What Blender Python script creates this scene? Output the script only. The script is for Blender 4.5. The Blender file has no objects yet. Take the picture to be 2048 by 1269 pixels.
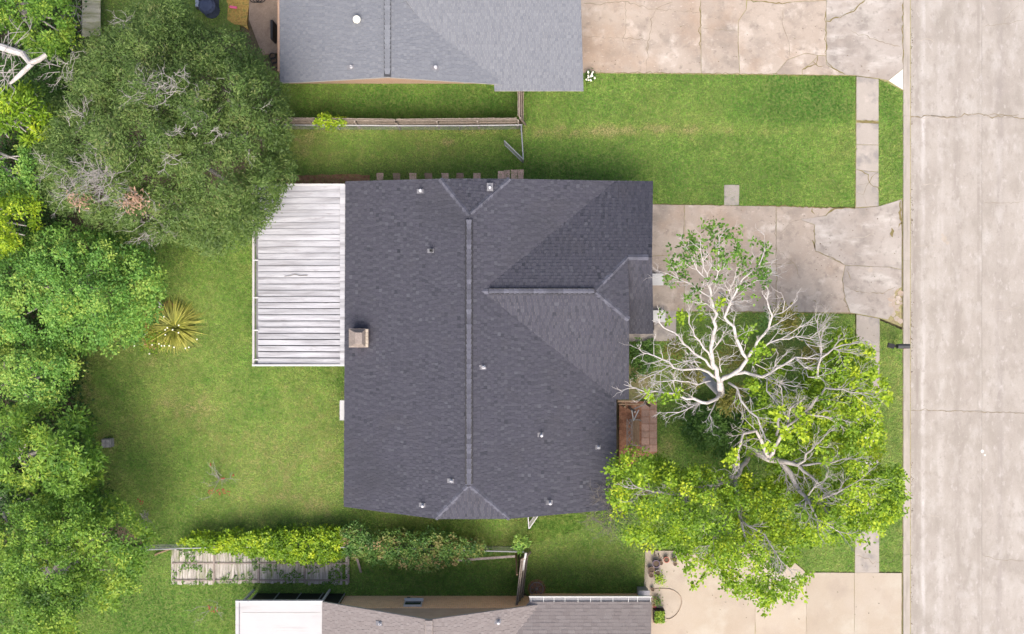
import bpy, math, random
import numpy as np
from mathutils import Matrix, Vector

random.seed(7); RNG = np.random.default_rng(11)
scene = bpy.context.scene
COL = scene.collection

# ------------------------------------------------------------------ camera, sky, sun, exposure
H = 50.0; S = 37.0; CX, CY = 1024.0, 634.5           # drone height, photo pixels per metre on the ground
cam = bpy.data.objects.new('camera', bpy.data.cameras.new('camera'))
COL.objects.link(cam); cam.location = (0, 0, H); scene.camera = cam
cam.data.sensor_fit = 'HORIZONTAL'; cam.data.angle = 2 * math.atan(1024.0 / S / H)
cam.data.clip_end = 3000
SUN_EL = 55
w = bpy.data.worlds.new('World'); scene.world = w; w.use_nodes = True
nt = w.node_tree; bg = nt.nodes['Background']
sky = nt.nodes.new('ShaderNodeTexSky'); sky.sky_type = 'NISHITA'; sky.sun_disc = False
sky.sun_elevation = math.radians(SUN_EL); sky.sun_rotation = math.radians(172)
sky.air_density = 1.0; sky.dust_density = 6.0; sky.ozone_density = 0.6
nt.links.new(sky.outputs[0], bg.inputs[0]); bg.inputs[1].default_value = 0.105
sl = bpy.data.lights.new('sun', 'SUN'); sl.energy = 1.35; sl.angle = math.radians(44); sl.color = (1.0, 0.94, 0.86)
so = bpy.data.objects.new('sun', sl); COL.objects.link(so)
so.rotation_euler = (math.radians(90 - SUN_EL), 0, math.radians(-8))
scene.view_settings.view_transform = 'Standard'; scene.view_settings.look = 'None'
scene.view_settings.gamma = 1; scene.view_settings.use_curve_mapping = False
scene.view_settings.exposure = 1.47

# ------------------------------------------------------------------ helpers
def P(px, py, z=0.0):
    k = (H - z) / H / S
    return Vector(((px - CX) * k, (CY - py) * k, z))
WL = {}
def put(o, parent=None):
    COL.objects.link(o)
    if parent is not None: o.parent = parent
    return o
def tag(o, label=None, cat=None, group=None, kind=None):
    if label: o['label'] = label
    if cat: o['category'] = cat
    if group: o['group'] = group
    if kind: o['kind'] = kind
    return o
def thing(name, label, cat, loc=(0, 0, 0), group=None):
    o = bpy.data.objects.new(name, None); o.empty_display_size = .2
    o.location = loc; COL.objects.link(o); WL[o.name] = Vector(loc)
    return tag(o, label, cat, group)
def copy_tree(o, parent=None):
    c = o.copy(); COL.objects.link(c)
    if parent is not None: c.parent = parent
    for ch in list(o.children): copy_tree(ch, c)
    return c

class MB:
    def __init__(s): s.v = []; s.f = []
    def add(s, vs, fs):
        b = len(s.v); s.v += [tuple(p) for p in vs]; s.f += [tuple(i + b for i in q) for q in fs]; return s
    def box(s, c, d, rz=0, tilt=None, taper=1.0):
        x, y, z = d[0] / 2, d[1] / 2, d[2] / 2
        vs = [Vector((sx * x * (taper if sz > 0 else 1), sy * y * (taper if sz > 0 else 1), sz * z)) for sz in (-1, 1) for sx, sy in ((-1, -1), (1, -1), (1, 1), (-1, 1))]
        M = Matrix.Rotation(rz, 3, 'Z')
        if tilt is not None: M = M @ Matrix.Rotation(tilt[1], 3, tilt[0])
        vs = [M @ v + Vector(c) for v in vs]
        return s.add(vs, [(3, 2, 1, 0), (4, 5, 6, 7), (0, 1, 5, 4), (1, 2, 6, 5), (2, 3, 7, 6), (3, 0, 4, 7)])
    def bar(s, a, b, wd, ht):
        a, b = Vector(a), Vector(b); d = b - a; L = d.length; d.normalize()
        up = Vector((0, 0, 1)) if abs(d.z) < .95 else Vector((1, 0, 0))
        u = d.cross(up).normalized(); n = u.cross(d)
        vs = [p + u * i * wd / 2 + n * j * ht / 2 for p in (a, b) for i, j in ((-1, -1), (1, -1), (1, 1), (-1, 1))]
        return s.add(vs, [(3, 2, 1, 0), (4, 5, 6, 7), (0, 1, 5, 4), (1, 2, 6, 5), (2, 3, 7, 6), (3, 0, 4, 7)])
    def prism(s, poly, z0, z1):
        n = len(poly); A = sum(poly[i][0] * poly[(i + 1) % n][1] - poly[(i + 1) % n][0] * poly[i][1] for i in range(n))
        if A < 0: poly = poly[::-1]
        vs = [(p[0], p[1], z0) for p in poly] + [(p[0], p[1], z1) for p in poly]
        return s.add(vs, [tuple(range(n - 1, -1, -1)), tuple(range(n, 2 * n))] + [(i, (i + 1) % n, n + (i + 1) % n, n + i) for i in range(n)])
    def slab3(s, pts, t):                        # polygon in space with vertical thickness t below it
        n = len(pts); A = sum(pts[i][0] * pts[(i + 1) % n][1] - pts[(i + 1) % n][0] * pts[i][1] for i in range(n))
        if A < 0: pts = pts[::-1]
        vs = [(p[0], p[1], p[2] - t) for p in pts] + [tuple(p) for p in pts]
        return s.add(vs, [tuple(range(n - 1, -1, -1)), tuple(range(n, 2 * n))] + [(i, (i + 1) % n, n + (i + 1) % n, n + i) for i in range(n)])
    def tube(s, pts, rad, n=6):
        pts = [Vector(p) for p in pts]; b = len(s.v); m = len(pts)
        if not hasattr(rad, '__len__'): rad = [rad] * m
        u = None
        for i, p in enumerate(pts):
            d = (pts[min(i + 1, m - 1)] - pts[max(i - 1, 0)])
            d = d.normalized() if d.length > 1e-6 else Vector((0, 0, 1))
            if u is None:
                u = d.cross(Vector((0, 0, 1)) if abs(d.z) < .9 else Vector((1, 0, 0))).normalized()
            else:
                u = (u - d * u.dot(d));  u = u.normalized() if u.length > 1e-6 else d.orthogonal().normalized()
            vv = d.cross(u)
            for k in range(n):
                a = 2 * math.pi * k / n
                s.v.append(tuple(p + (u * math.cos(a) + vv * math.sin(a)) * rad[i]))
        for i in range(m - 1):
            for k in range(n):
                k2 = (k + 1) % n
                s.f.append((b + i * n + k, b + i * n + k2, b + (i + 1) * n + k2, b + (i + 1) * n + k))
        s.f.append(tuple(b + k for k in range(n - 1, -1, -1))); s.f.append(tuple(b + (m - 1) * n + k for k in range(n)))
        return s
    def lathe(s, prof, c=(0, 0, 0), n=16):
        b = len(s.v); m = len(prof)
        for r, z in prof:
            for k in range(n):
                a = 2 * math.pi * k / n
                s.v.append((c[0] + r * math.cos(a), c[1] + r * math.sin(a), c[2] + z))
        for i in range(m - 1):
            for k in range(n):
                k2 = (k + 1) % n
                s.f.append((b + i * n + k, b + i * n + k2, b + (i + 1) * n + k2, b + (i + 1) * n + k))
        s.f.append(tuple(b + k for k in range(n - 1, -1, -1))); s.f.append(tuple(b + (m - 1) * n + k for k in range(n)))
        return s
    def build(s, name, m, parent=None, smooth=False):
        off = WL.get(parent.name, Vector((0, 0, 0))) if parent is not None else Vector((0, 0, 0))
        me = bpy.data.meshes.new(name)
        me.from_pydata([(x - off.x, y - off.y, z - off.z) for x, y, z in s.v], [], s.f)
        me.materials.append(m)
        if hasattr(s, 'tone'): me.attributes.new('tone', 'FLOAT', 'POINT').data.foreach_set('value', s.tone)
        if smooth: me.polygons.foreach_set('use_smooth', [True] * len(me.polygons))
        o = bpy.data.objects.new(name, me); put(o, parent); WL[o.name] = off
        return o

def fast_mesh(name, co, nper, m, parent=None, attrs=None):
    """co (N,nper,3): N separate faces of nper vertices"""
    N = co.shape[0]; off = WL.get(parent.name, Vector((0, 0, 0))) if parent is not None else Vector((0, 0, 0))
    me = bpy.data.meshes.new(name)
    me.vertices.add(N * nper)
    me.vertices.foreach_set('co', (co.reshape(-1, 3) - np.array(off)).astype(np.float32).ravel())
    me.loops.add(N * nper); me.loops.foreach_set('vertex_index', np.arange(N * nper, dtype=np.int32))
    me.polygons.add(N); me.polygons.foreach_set('loop_start', np.arange(0, N * nper, nper, dtype=np.int32))
    for k, a in (attrs or {}).items():
        at = me.attributes.new(k, 'FLOAT', 'POINT'); at.data.foreach_set('value', np.repeat(a, nper).astype(np.float32))
    me.update(calc_edges=True); me.materials.append(m)
    o = bpy.data.objects.new(name, me); put(o, parent); WL[o.name] = off
    return o

# ------------------------------------------------------------------ materials
def N_(t, typ, **kw):
    n = t.nodes.new(typ)
    for k, v in kw.items(): setattr(n, k, v)
    return n
def ramp_(t, cols, lo=.3, hi=.7, fac=None):
    r = N_(t, 'ShaderNodeValToRGB'); e = r.color_ramp.elements
    while len(e) < len(cols): e.new(.5)
    for i, c in enumerate(cols):
        e[i].position = lo + (hi - lo) * i / max(1, len(cols) - 1); e[i].color = (c[0], c[1], c[2], 1)
    if fac is not None: t.links.new(fac, r.inputs[0])
    return r
def noise_(t, vec, scale, detail=5, rough=.6):
    n = N_(t, 'ShaderNodeTexNoise'); n.inputs['Scale'].default_value = scale
    n.inputs['Detail'].default_value = detail; n.inputs['Roughness'].default_value = rough
    t.links.new(vec, n.inputs['Vector']); return n.outputs['Fac']
def mul_(t, a, b):
    m = N_(t, 'ShaderNodeMix', data_type='RGBA', blend_type='MULTIPLY'); m.inputs[0].default_value = 1
    t.links.new(a, m.inputs[6]); t.links.new(b, m.inputs[7]); return m.outputs[2]
def mixc_(t, f, a, b):
    m = N_(t, 'ShaderNodeMix', data_type='RGBA'); t.links.new(f, m.inputs[0])
    t.links.new(a, m.inputs[6])
    if isinstance(b, tuple): m.inputs[7].default_value = (*b, 1)
    else: t.links.new(b, m.inputs[7])
    return m.outputs[2]
def mat(name, cols, scale=1.5, rough=.85, fine=0, fine_scale=14, stretch=None, bump=0, bump_scale=25, rnd=0,
        island=None, tone=None, metallic=0, trans=0, blotch=None, spec=.3, lo=.3, hi=.7, streak=None, brick=None, bands=None):
    m = bpy.data.materials.new(name); m.use_nodes = True; t = m.node_tree
    bs = t.nodes['Principled BSDF']; bs.inputs['Roughness'].default_value = rough; bs.inputs['Metallic'].default_value = metallic
    bs.inputs['Specular IOR Level'].default_value = spec
    tc = N_(t, 'ShaderNodeTexCoord'); vec = tc.outputs['Object']
    oi = N_(t, 'ShaderNodeObjectInfo')
    mp = N_(t, 'ShaderNodeMapping'); t.links.new(vec, mp.inputs['Vector'])
    if rnd:
        cb = N_(t, 'ShaderNodeCombineXYZ'); mm = N_(t, 'ShaderNodeMath', operation='MULTIPLY'); mm.inputs[1].default_value = 61
        t.links.new(oi.outputs['Random'], mm.inputs[0]); t.links.new(mm.outputs[0], cb.inputs[0]); t.links.new(mm.outputs[0], cb.inputs[1])
        t.links.new(cb.outputs[0], mp.inputs['Location'])
    vec = mp.outputs[0]
    v2 = vec
    if stretch:
        ms = N_(t, 'ShaderNodeMapping'); ms.inputs['Scale'].default_value = stretch; t.links.new(vec, ms.inputs['Vector']); v2 = ms.outputs[0]
    if tone:
        at = N_(t, 'ShaderNodeAttribute', attribute_name=tone); c = ramp_(t, cols, 0, 1, at.outputs['Fac']).outputs[0]
    elif island:
        ge = N_(t, 'ShaderNodeNewGeometry'); c = ramp_(t, cols, 0, 1, ge.outputs['Random Per Island']).outputs[0]
    elif len(cols) > 1:
        c = ramp_(t, cols, lo, hi, noise_(t, v2, scale)).outputs[0]
    else:
        r = N_(t, 'ShaderNodeRGB'); r.outputs[0].default_value = (*cols[0], 1); c = r.outputs[0]
    if brick:
        b = N_(t, 'ShaderNodeTexBrick'); b.inputs['Scale'].default_value = 1
        b.inputs['Brick Width'].default_value = .22; b.inputs['Row Height'].default_value = .075; b.inputs['Mortar Size'].default_value = .008
        b.inputs['Color1'].default_value = (*brick[0], 1); b.inputs['Color2'].default_value = (*brick[1], 1); b.inputs['Mortar'].default_value = (*brick[2], 1)
        mb = N_(t, 'ShaderNodeMapping'); mb.inputs['Rotation'].default_value = (math.radians(90), 0, 0); t.links.new(vec, mb.inputs['Vector'])
        t.links.new(mb.outputs[0], b.inputs['Vector']); c = b.outputs[0]
    for (bc, xc, hw) in (bands or []):                   # dirt line running along the kerb at a given distance across the road
        sx = N_(t, 'ShaderNodeSeparateXYZ'); t.links.new(tc.outputs['Object'], sx.inputs[0])
        a1 = N_(t, 'ShaderNodeMath', operation='SUBTRACT'); a1.inputs[1].default_value = xc; t.links.new(sx.outputs[0], a1.inputs[0])
        a2 = N_(t, 'ShaderNodeMath', operation='ABSOLUTE'); t.links.new(a1.outputs[0], a2.inputs[0])
        r1 = ramp_(t, [(1, 1, 1), (0, 0, 0)], hw * .3, hw, a2.outputs[0]).outputs[0]
        ms = N_(t, 'ShaderNodeMapping'); ms.inputs['Scale'].default_value = (2, .25, 1); t.links.new(vec, ms.inputs['Vector'])
        r2 = ramp_(t, [(.1, .1, .1), (1, 1, 1)], .35, .65, noise_(t, ms.outputs[0], 1.2)).outputs[0]
        c = mixc_(t, mul_(t, r1, r2), c, bc)
    for (bc, bsc, a, z, st) in (blotch or []):           # stain colour, scale, ramp low, ramp high, stretch
        vv = vec
        if st:
            ms = N_(t, 'ShaderNodeMapping'); ms.inputs['Scale'].default_value = st; t.links.new(vec, ms.inputs['Vector']); vv = ms.outputs[0]
        f = ramp_(t, [(0, 0, 0), (1, 1, 1)], a, z, noise_(t, vv, bsc, 7, .62)).outputs[0]
        c = mixc_(t, f, c, bc)
    if fine:
        r = ramp_(t, [(1 - fine,) * 3, (1 + fine,) * 3], .3, .7, noise_(t, v2, fine_scale, 3, .7)).outputs[0]
        c = mul_(t, c, r)
    if rnd:
        r = ramp_(t, [(1 - rnd,) * 3, (1 + rnd,) * 3], 0, 1, oi.outputs['Random']).outputs[0]; c = mul_(t, c, r)
    t.links.new(c, bs.inputs['Base Color'])
    if bump:
        bn = N_(t, 'ShaderNodeBump'); bn.inputs['Strength'].default_value = bump; bn.inputs['Distance'].default_value = .03
        t.links.new(noise_(t, v2, bump_scale, 4), bn.inputs['Height']); t.links.new(bn.outputs[0], bs.inputs['Normal'])
    if trans:
        tr = N_(t, 'ShaderNodeBsdfTranslucent'); t.links.new(c, tr.inputs[0])
        mx = N_(t, 'ShaderNodeMixShader'); mx.inputs[0].default_value = trans
        t.links.new(bs.outputs[0], mx.inputs[1]); t.links.new(tr.outputs[0], mx.inputs[2])
        t.links.new(mx.outputs[0], t.nodes['Material Output'].inputs['Surface'])
    return m

M = {}
M['soil'] = mat('soil', [(.05, .045, .025), (.09, .07, .045), (.06, .07, .03)], .8, fine=.25, bump=.5)
M['turf'] = mat('turf', [(0.078, 0.114, 0.026), (0.106, 0.148, 0.035), (0.127, 0.162, 0.042)], .5, fine=.3, bump=.5)
M['blade'] = mat('blade', [(0.059, 0.162, 0.021), (0.110, 0.248, 0.033), (0.185, 0.317, 0.055), (0.275, 0.372, 0.084), (0.31, 0.33, 0.105), (0.40, 0.36, 0.16)], tone='tone', rough=.7, trans=.3, fine=.18, fine_scale=.6)
CONC = dict(rough=.9, fine=.07, fine_scale=30, bump=.15, bump_scale=40, rnd=.05)
M['drive_old'] = mat('weathered_concrete', [(0.250, 0.203, 0.168), (0.295, 0.251, 0.213), (0.339, 0.294, 0.254)], .35, **CONC,
    blotch=[((0.195, 0.166, 0.143), .55, .50, .70, None), ((0.411, 0.369, 0.330), .9, .54, .72, None), ((0.278, 0.203, 0.148), .25, .50, .75, None), ((0.178, 0.149, 0.126), 2.6, .56, .76, None), ((0.401, 0.353, 0.315), 5, .60, .75, (1, 2.2, 1)), ((0.188, 0.161, 0.143), 9, .62, .78, None)])
M['drive_apron'] = mat('bleached_concrete', [(0.234, 0.202, 0.177), (0.279, 0.250, 0.228), (0.329, 0.304, 0.279)], .45, **CONC,
    blotch=[((0.180, 0.159, 0.144), .7, .50, .70, None), ((0.427, 0.405, 0.381), .9, .52, .80, (.6, 1.5, 1)), ((0.169, 0.149, 0.135), 3, .56, .76, None), ((0.418, 0.385, 0.364), 5, .62, .84, (.6, 3, 1))])
M['drive_new'] = mat('beige_concrete', [(0.293, 0.244, 0.192), (0.318, 0.273, 0.221), (0.333, 0.290, 0.245)], .3, **CONC,
    blotch=[((0.252, 0.210, 0.177), .5, .55, .8, None), ((0.353, 0.319, 0.267), .35, .55, .7, None)])
M['walk'] = mat('walk_concrete', [(0.243, 0.220, 0.196), (0.302, 0.271, 0.245)], .6, **CONC, blotch=[((0.191, 0.176, 0.167), 1.1, .52, .66, None), ((0.361, 0.319, 0.287), 1.7, .6, .75, None)])
M['road'] = mat('road_concrete', [(0.244, 0.219, 0.199), (0.274, 0.250, 0.227), (0.299, 0.276, 0.254)], .5, rough=.9, fine=.07, fine_scale=22, bump=.15, bump_scale=40, rnd=.035,
    blotch=[((0.224, 0.202, 0.180), .7, .46, .68, (1.2, .6, 1)), ((0.334, 0.315, 0.296), .9, .52, .76, (1.2, .5, 1)), ((0.214, 0.191, 0.172), 3.0, .54, .74, (1, .6, 1)), ((0.339, 0.317, 0.300), 4.5, .56, .76, (1, .5, 1)), ((0.204, 0.186, 0.167), 8, .6, .76, None)],
    bands=[((0.195, 0.172, 0.153), 21.85, .30), ((0.369, 0.352, 0.340), 22.25, .16), ((0.214, 0.191, 0.172), 24.1, .35), ((0.219, 0.197, 0.178), 25.25, .12), ((0.334, 0.312, 0.294), 23.2, .25), ((0.219, 0.197, 0.182), 26.4, .3)])
M['kerb'] = mat('kerb_concrete', [(0.255, 0.228, 0.201), (0.319, 0.290, 0.262)], .8, **CONC, blotch=[((0.210, 0.188, 0.167), 1.3, .52, .72, (3, .3, 1))])
M['white_patch'] = mat('white_concrete', [(0.446, 0.434, 0.415), (0.508, 0.496, 0.484)], 2, **CONC)
M['bed'] = mat('joint_dirt', [(0.190, 0.146, 0.095), (0.238, 0.213, 0.105), (0.155, 0.157, 0.063)], 3, fine=.2)
M['crack'] = mat('crack_dirt', [(0.131, 0.110, 0.076), (0.222, 0.184, 0.126)], 4)
M['crack_weed'] = mat('crack_weeds', [(0.098, 0.091, 0.030), (0.154, 0.119, 0.054), (0.091, 0.105, 0.030)], 5)
M['crack_pale'] = mat('crack_lime', [(0.336, 0.300, 0.264), (0.276, 0.240, 0.204)], 3)
M['sh_main'] = mat('charcoal_shingle', [(0.024, 0.026, 0.035), (0.040, 0.041, 0.054), (0.048, 0.048, 0.064), (0.055, 0.056, 0.071), (0.075, 0.078, 0.095)], tone='tone', rough=.95, fine=.18, fine_scale=30,
    blotch=[((0.049, 0.048, 0.058), .45, .55, .8, None), ((0.037, 0.038, 0.048), .25, .55, .8, None)])
M['cap_main'] = mat('charcoal_cap', [(0.063, 0.064, 0.085), (0.088, 0.091, 0.113)], 3, rough=.95, fine=.25, fine_scale=40, rnd=.25)
M['sh_north'] = mat('slate_shingle', [(0.111, 0.120, 0.142), (0.129, 0.138, 0.160), (0.141, 0.150, 0.171), (0.165, 0.174, 0.194)], tone='tone', rough=.95, fine=.15, fine_scale=30)
M['cap_north'] = mat('slate_cap', [(0.132, 0.141, 0.162), (0.150, 0.159, 0.180)], 3, rough=.95, fine=.15, rnd=.1)
M['sh_south'] = mat('taupe_shingle', [(0.147, 0.129, 0.126), (0.170, 0.150, 0.147), (0.183, 0.163, 0.160), (0.203, 0.184, 0.180)], tone='tone', rough=.95, fine=.16, fine_scale=30)
M['cap_south'] = mat('taupe_cap', [(0.174, 0.155, 0.151), (0.209, 0.187, 0.183)], 3, rough=.95, fine=.15, rnd=.1)
M['trim'] = mat('roof_trim', [(.16, .15, .15)], rough=.7)
M['trim_pale'] = mat('pale_trim', [(0.300, 0.288, 0.276), (0.372, 0.360, 0.348)], 3, rough=.6)
M['brick_main'] = mat('brown_brick', [(.2, .1, .07)], brick=((.20, .10, .07), (.26, .14, .10), (.32, .29, .26)), fine=.15)
M['brick_pink'] = mat('pink_brick', [(0.315, 0.204, 0.145)], brick=((0.322, 0.197, 0.132), (0.364, 0.238, 0.165), (0.350, 0.306, 0.264)), fine=.15)
M['brick_tan'] = mat('tan_brick', [(0.708, 0.458, 0.296)], brick=((0.659, 0.382, 0.194), (0.817, 0.519, 0.282), (0.784, 0.640, 0.486)), fine=.15)
M['siding'] = mat('gable_siding', [(0.390, 0.299, 0.221), (0.468, 0.364, 0.273)], 2)
M['white_metal'] = mat('weathered_white_panel', [(0.261, 0.266, 0.289), (0.334, 0.338, 0.364), (0.392, 0.397, 0.425)], .8, rough=.6, stretch=(.5, 4, 1), rnd=.09, fine=.06,
    blotch=[((0.199, 0.197, 0.209), .9, .47, .70, (.45, 6, 1)), ((0.219, 0.213, 0.220), 3, .56, .76, (.5, 3, 1)), ((0.157, 0.149, 0.154), 2.2, .64, .8, (.35, 9, 1))])
M['white_paint'] = mat('white_paint', [(0.407, 0.407, 0.407), (0.440, 0.440, 0.435)], 3, rough=.5, fine=.04)
M['white_roof'] = mat('white_patio_sheet', [(0.322, 0.322, 0.331), (0.346, 0.346, 0.352)], .7, rough=.5, blotch=[((0.252, 0.244, 0.235), 1.1, .58, .74, (.4, 5, 1)), ((0.247, 0.239, 0.239), .7, .6, .8, (.4, 4, 1))])
M['pvc'] = mat('vent_white', [(0.432, 0.432, 0.459)], rough=.5)
M['lead'] = mat('vent_flashing', [(0.125, 0.125, 0.140), (0.170, 0.170, 0.185)], 8, rough=.5)
M['black'] = mat('black_plastic', [(.012, .012, .014)], rough=.5)
M['dark_metal'] = mat('dark_metal', [(.03, .032, .036), (.05, .05, .055)], 5, rough=.5)
M['galv'] = mat('galvanised_pipe', [(0.216, 0.228, 0.240), (0.276, 0.282, 0.294)], 4, rough=.45, metallic=.2)
M['old_wood'] = mat('weathered_board', [(0.158, 0.128, 0.105), (0.217, 0.180, 0.150), (0.270, 0.232, 0.203)], 2.0, stretch=(5, 5, .7), fine=.2, rnd=.15)
M['flat_wood'] = mat('fallen_board', [(0.230, 0.205, 0.179), (0.316, 0.292, 0.265), (0.394, 0.368, 0.342)], 2.0, stretch=(6, .8, 1), fine=.2, rnd=.15, blotch=[((0.120, 0.145, 0.043), 1.6, .52, .7, (2, .6, 1))])
M['brown_wood'] = mat('brown_wood', [(.14, .095, .06), (.22, .155, .10)], 3, stretch=(3, 3, 1), fine=.2)
M['mossy_wood'] = mat('mossy_board', [(.30, .29, .22), (.38, .36, .28)], 2, stretch=(.8, 6, 1), fine=.2, rnd=.12, blotch=[((.20, .21, .10), 1.4, .45, .65, (.6, 3, 1))])
M['grey_wood'] = mat('grey_wood', [(0.168, 0.140, 0.126), (0.238, 0.203, 0.182)], 3, fine=.2)
M['paver_pink'] = mat('pink_paver', [(0.514, 0.341, 0.268), (0.655, 0.450, 0.352)], 3, fine=.15, rnd=.16)
M['paver_red'] = mat('red_paver', [(0.257, 0.163, 0.129), (0.317, 0.209, 0.164)], 3, fine=.15, rnd=.14)
M['mulch'] = mat('mulch', [(0.168, 0.077, 0.044), (0.270, 0.128, 0.076), (0.338, 0.185, 0.115)], 5, fine=.3, bump=.6)
M['patio_brown'] = mat('patio_concrete', [(0.158, 0.116, 0.090), (0.217, 0.165, 0.128), (0.180, 0.135, 0.105)], 1.2, fine=.15)
M['litter'] = mat('leaf_litter', [(.22, .13, .04), (.34, .22, .06), (.14, .14, .035)], 6, fine=.3)
M['stone'] = mat('grey_stone', [(0.195, 0.182, 0.176), (0.273, 0.260, 0.247)], 6, fine=.2)
M['bark_grey'] = mat('grey_bark', [(0.244, 0.220, 0.202), (0.365, 0.335, 0.311), (0.463, 0.426, 0.402)], 4, fine=.2, bump=.4)
M['bark_white'] = mat('bleached_bark', [(0.306, 0.286, 0.272), (0.388, 0.366, 0.352), (0.453, 0.436, 0.427)], 3.5, fine=.14, bump=.4, blotch=[((0.240, 0.166, 0.129), 1.2, .66, .8, None)])
M['twig_grey'] = mat('dead_twigs', [(0.240, 0.225, 0.210), (0.345, 0.323, 0.307)], 3)
M['twig_dark'] = mat('dark_twigs', [(.10, .09, .08), (.17, .155, .14)], 3)
M['purple'] = mat('purple_glaze', [(.045, .028, .06), (.07, .04, .085)], 5, rough=.35)
M['terra'] = mat('terracotta', [(.30, .10, .075), (.38, .145, .11)], 5)
M['brown_pot'] = mat('brown_pot', [(.15, .10, .08), (.22, .15, .12)], 5)
M['pot_soil'] = mat('pot_soil', [(.06, .045, .03), (.10, .07, .05)], 8)
M['bin'] = mat('bin_grey', [(.22, .22, .25), (.27, .27, .30)], 4, rough=.6)
M['blue_cloth'] = mat('navy_cover', [(.035, .045, .085), (.06, .075, .12)], 3, rough=.8)
M['blue_seat'] = mat('blue_seat', [(.20, .23, .30), (.28, .31, .38)], 4)
M['pink'] = mat('pink_plastic', [(.65, .11, .24)], rough=.5)
M['red_petal'] = mat('red_petal', [(0.315, 0.048, 0.040), (0.375, 0.096, 0.064)], 6)
M['white_petal'] = mat('white_petal', [(.80, .79, .72), (.75, .74, .60)], 6)
M['hose'] = mat('hose', [(.26, .20, .15), (.33, .26, .20)], 4, rough=.5)
M['glass'] = mat('window_glass', [(.02, .03, .035)], rough=.08, spec=.6)
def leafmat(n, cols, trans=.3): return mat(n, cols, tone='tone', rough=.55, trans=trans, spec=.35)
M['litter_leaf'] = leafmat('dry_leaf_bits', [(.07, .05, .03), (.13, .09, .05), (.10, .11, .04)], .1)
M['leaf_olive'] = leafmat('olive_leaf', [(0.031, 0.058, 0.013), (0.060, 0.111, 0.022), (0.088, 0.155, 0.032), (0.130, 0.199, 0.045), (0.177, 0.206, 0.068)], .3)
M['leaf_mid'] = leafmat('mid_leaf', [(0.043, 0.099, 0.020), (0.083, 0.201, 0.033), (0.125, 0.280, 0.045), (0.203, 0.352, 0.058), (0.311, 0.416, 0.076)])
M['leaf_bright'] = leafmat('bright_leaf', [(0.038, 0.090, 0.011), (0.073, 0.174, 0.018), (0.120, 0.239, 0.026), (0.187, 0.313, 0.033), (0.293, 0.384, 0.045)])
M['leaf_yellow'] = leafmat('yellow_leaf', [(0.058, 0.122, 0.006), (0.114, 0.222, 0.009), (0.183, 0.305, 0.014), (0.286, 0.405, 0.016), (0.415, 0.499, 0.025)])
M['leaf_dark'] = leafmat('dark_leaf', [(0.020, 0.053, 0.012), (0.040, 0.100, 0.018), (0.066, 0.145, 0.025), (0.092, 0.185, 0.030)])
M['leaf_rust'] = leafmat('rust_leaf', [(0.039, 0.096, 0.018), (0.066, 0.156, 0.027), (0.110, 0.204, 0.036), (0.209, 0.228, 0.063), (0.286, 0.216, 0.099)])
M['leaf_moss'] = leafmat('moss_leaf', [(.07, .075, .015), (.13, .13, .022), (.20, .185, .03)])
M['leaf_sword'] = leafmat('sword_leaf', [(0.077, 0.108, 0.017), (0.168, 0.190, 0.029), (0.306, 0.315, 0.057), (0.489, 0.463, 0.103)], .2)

# ------------------------------------------------------------------ polygon helpers
def inside(pts, poly):
    x, y = pts[:, 0], pts[:, 1]; r = np.zeros(len(pts), bool); n = len(poly)
    for i in range(n):
        x0, y0 = poly[i]; x1, y1 = poly[(i + 1) % n]
        c = ((y0 > y) != (y1 > y)) & (x < (x1 - x0) * (y - y0) / ((y1 - y0) if y1 != y0 else 1e-9) + x0)
        r ^= c
    return r
def edge_dist(pts, poly):
    d = np.full(len(pts), 1e9); n = len(poly)
    for i in range(n):
        a = np.array(poly[i], float); b = np.array(poly[(i + 1) % n], float); ab = b - a
        t = np.clip(((pts - a) @ ab) / (ab @ ab + 1e-9), 0, 1)
        d = np.minimum(d, np.linalg.norm(pts - (a + t[:, None] * ab), axis=1))
    return d
def vnoise(x, y, s, seed):                                  # cheap smooth noise 0..1
    g = np.random.default_rng(seed).random((64, 64)); u, v = x * s + 1000, y * s + 1000
    iu, iv = np.floor(u).astype(int), np.floor(v).astype(int); fu, fv = u - iu, v - iv
    fu = fu * fu * (3 - 2 * fu); fv = fv * fv * (3 - 2 * fv)
    G = lambda a, b: g[a % 64, b % 64]
    return (G(iu, iv) * (1 - fu) + G(iu + 1, iv) * fu) * (1 - fv) + (G(iu, iv + 1) * (1 - fu) + G(iu + 1, iv + 1) * fu) * fv
def unproj(px, z):
    k = (H - z) / H / S
    return np.stack([(px[:, 0] - CX) * k, (CY - px[:, 1]) * k, z], 1)
def W2(poly, z=0): return [tuple(P(x, y, z)[:2]) for x, y in poly]

# ------------------------------------------------------------------ ground, paving, road
gr = MB().prism([(-700, -700), (700, -700), (700, 700), (-700, 700)], -1.2, -.16).build('ground', M['soil'])
tag(gr, 'bare dark soil and rough ground under the whole block', kind='structure')

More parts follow.
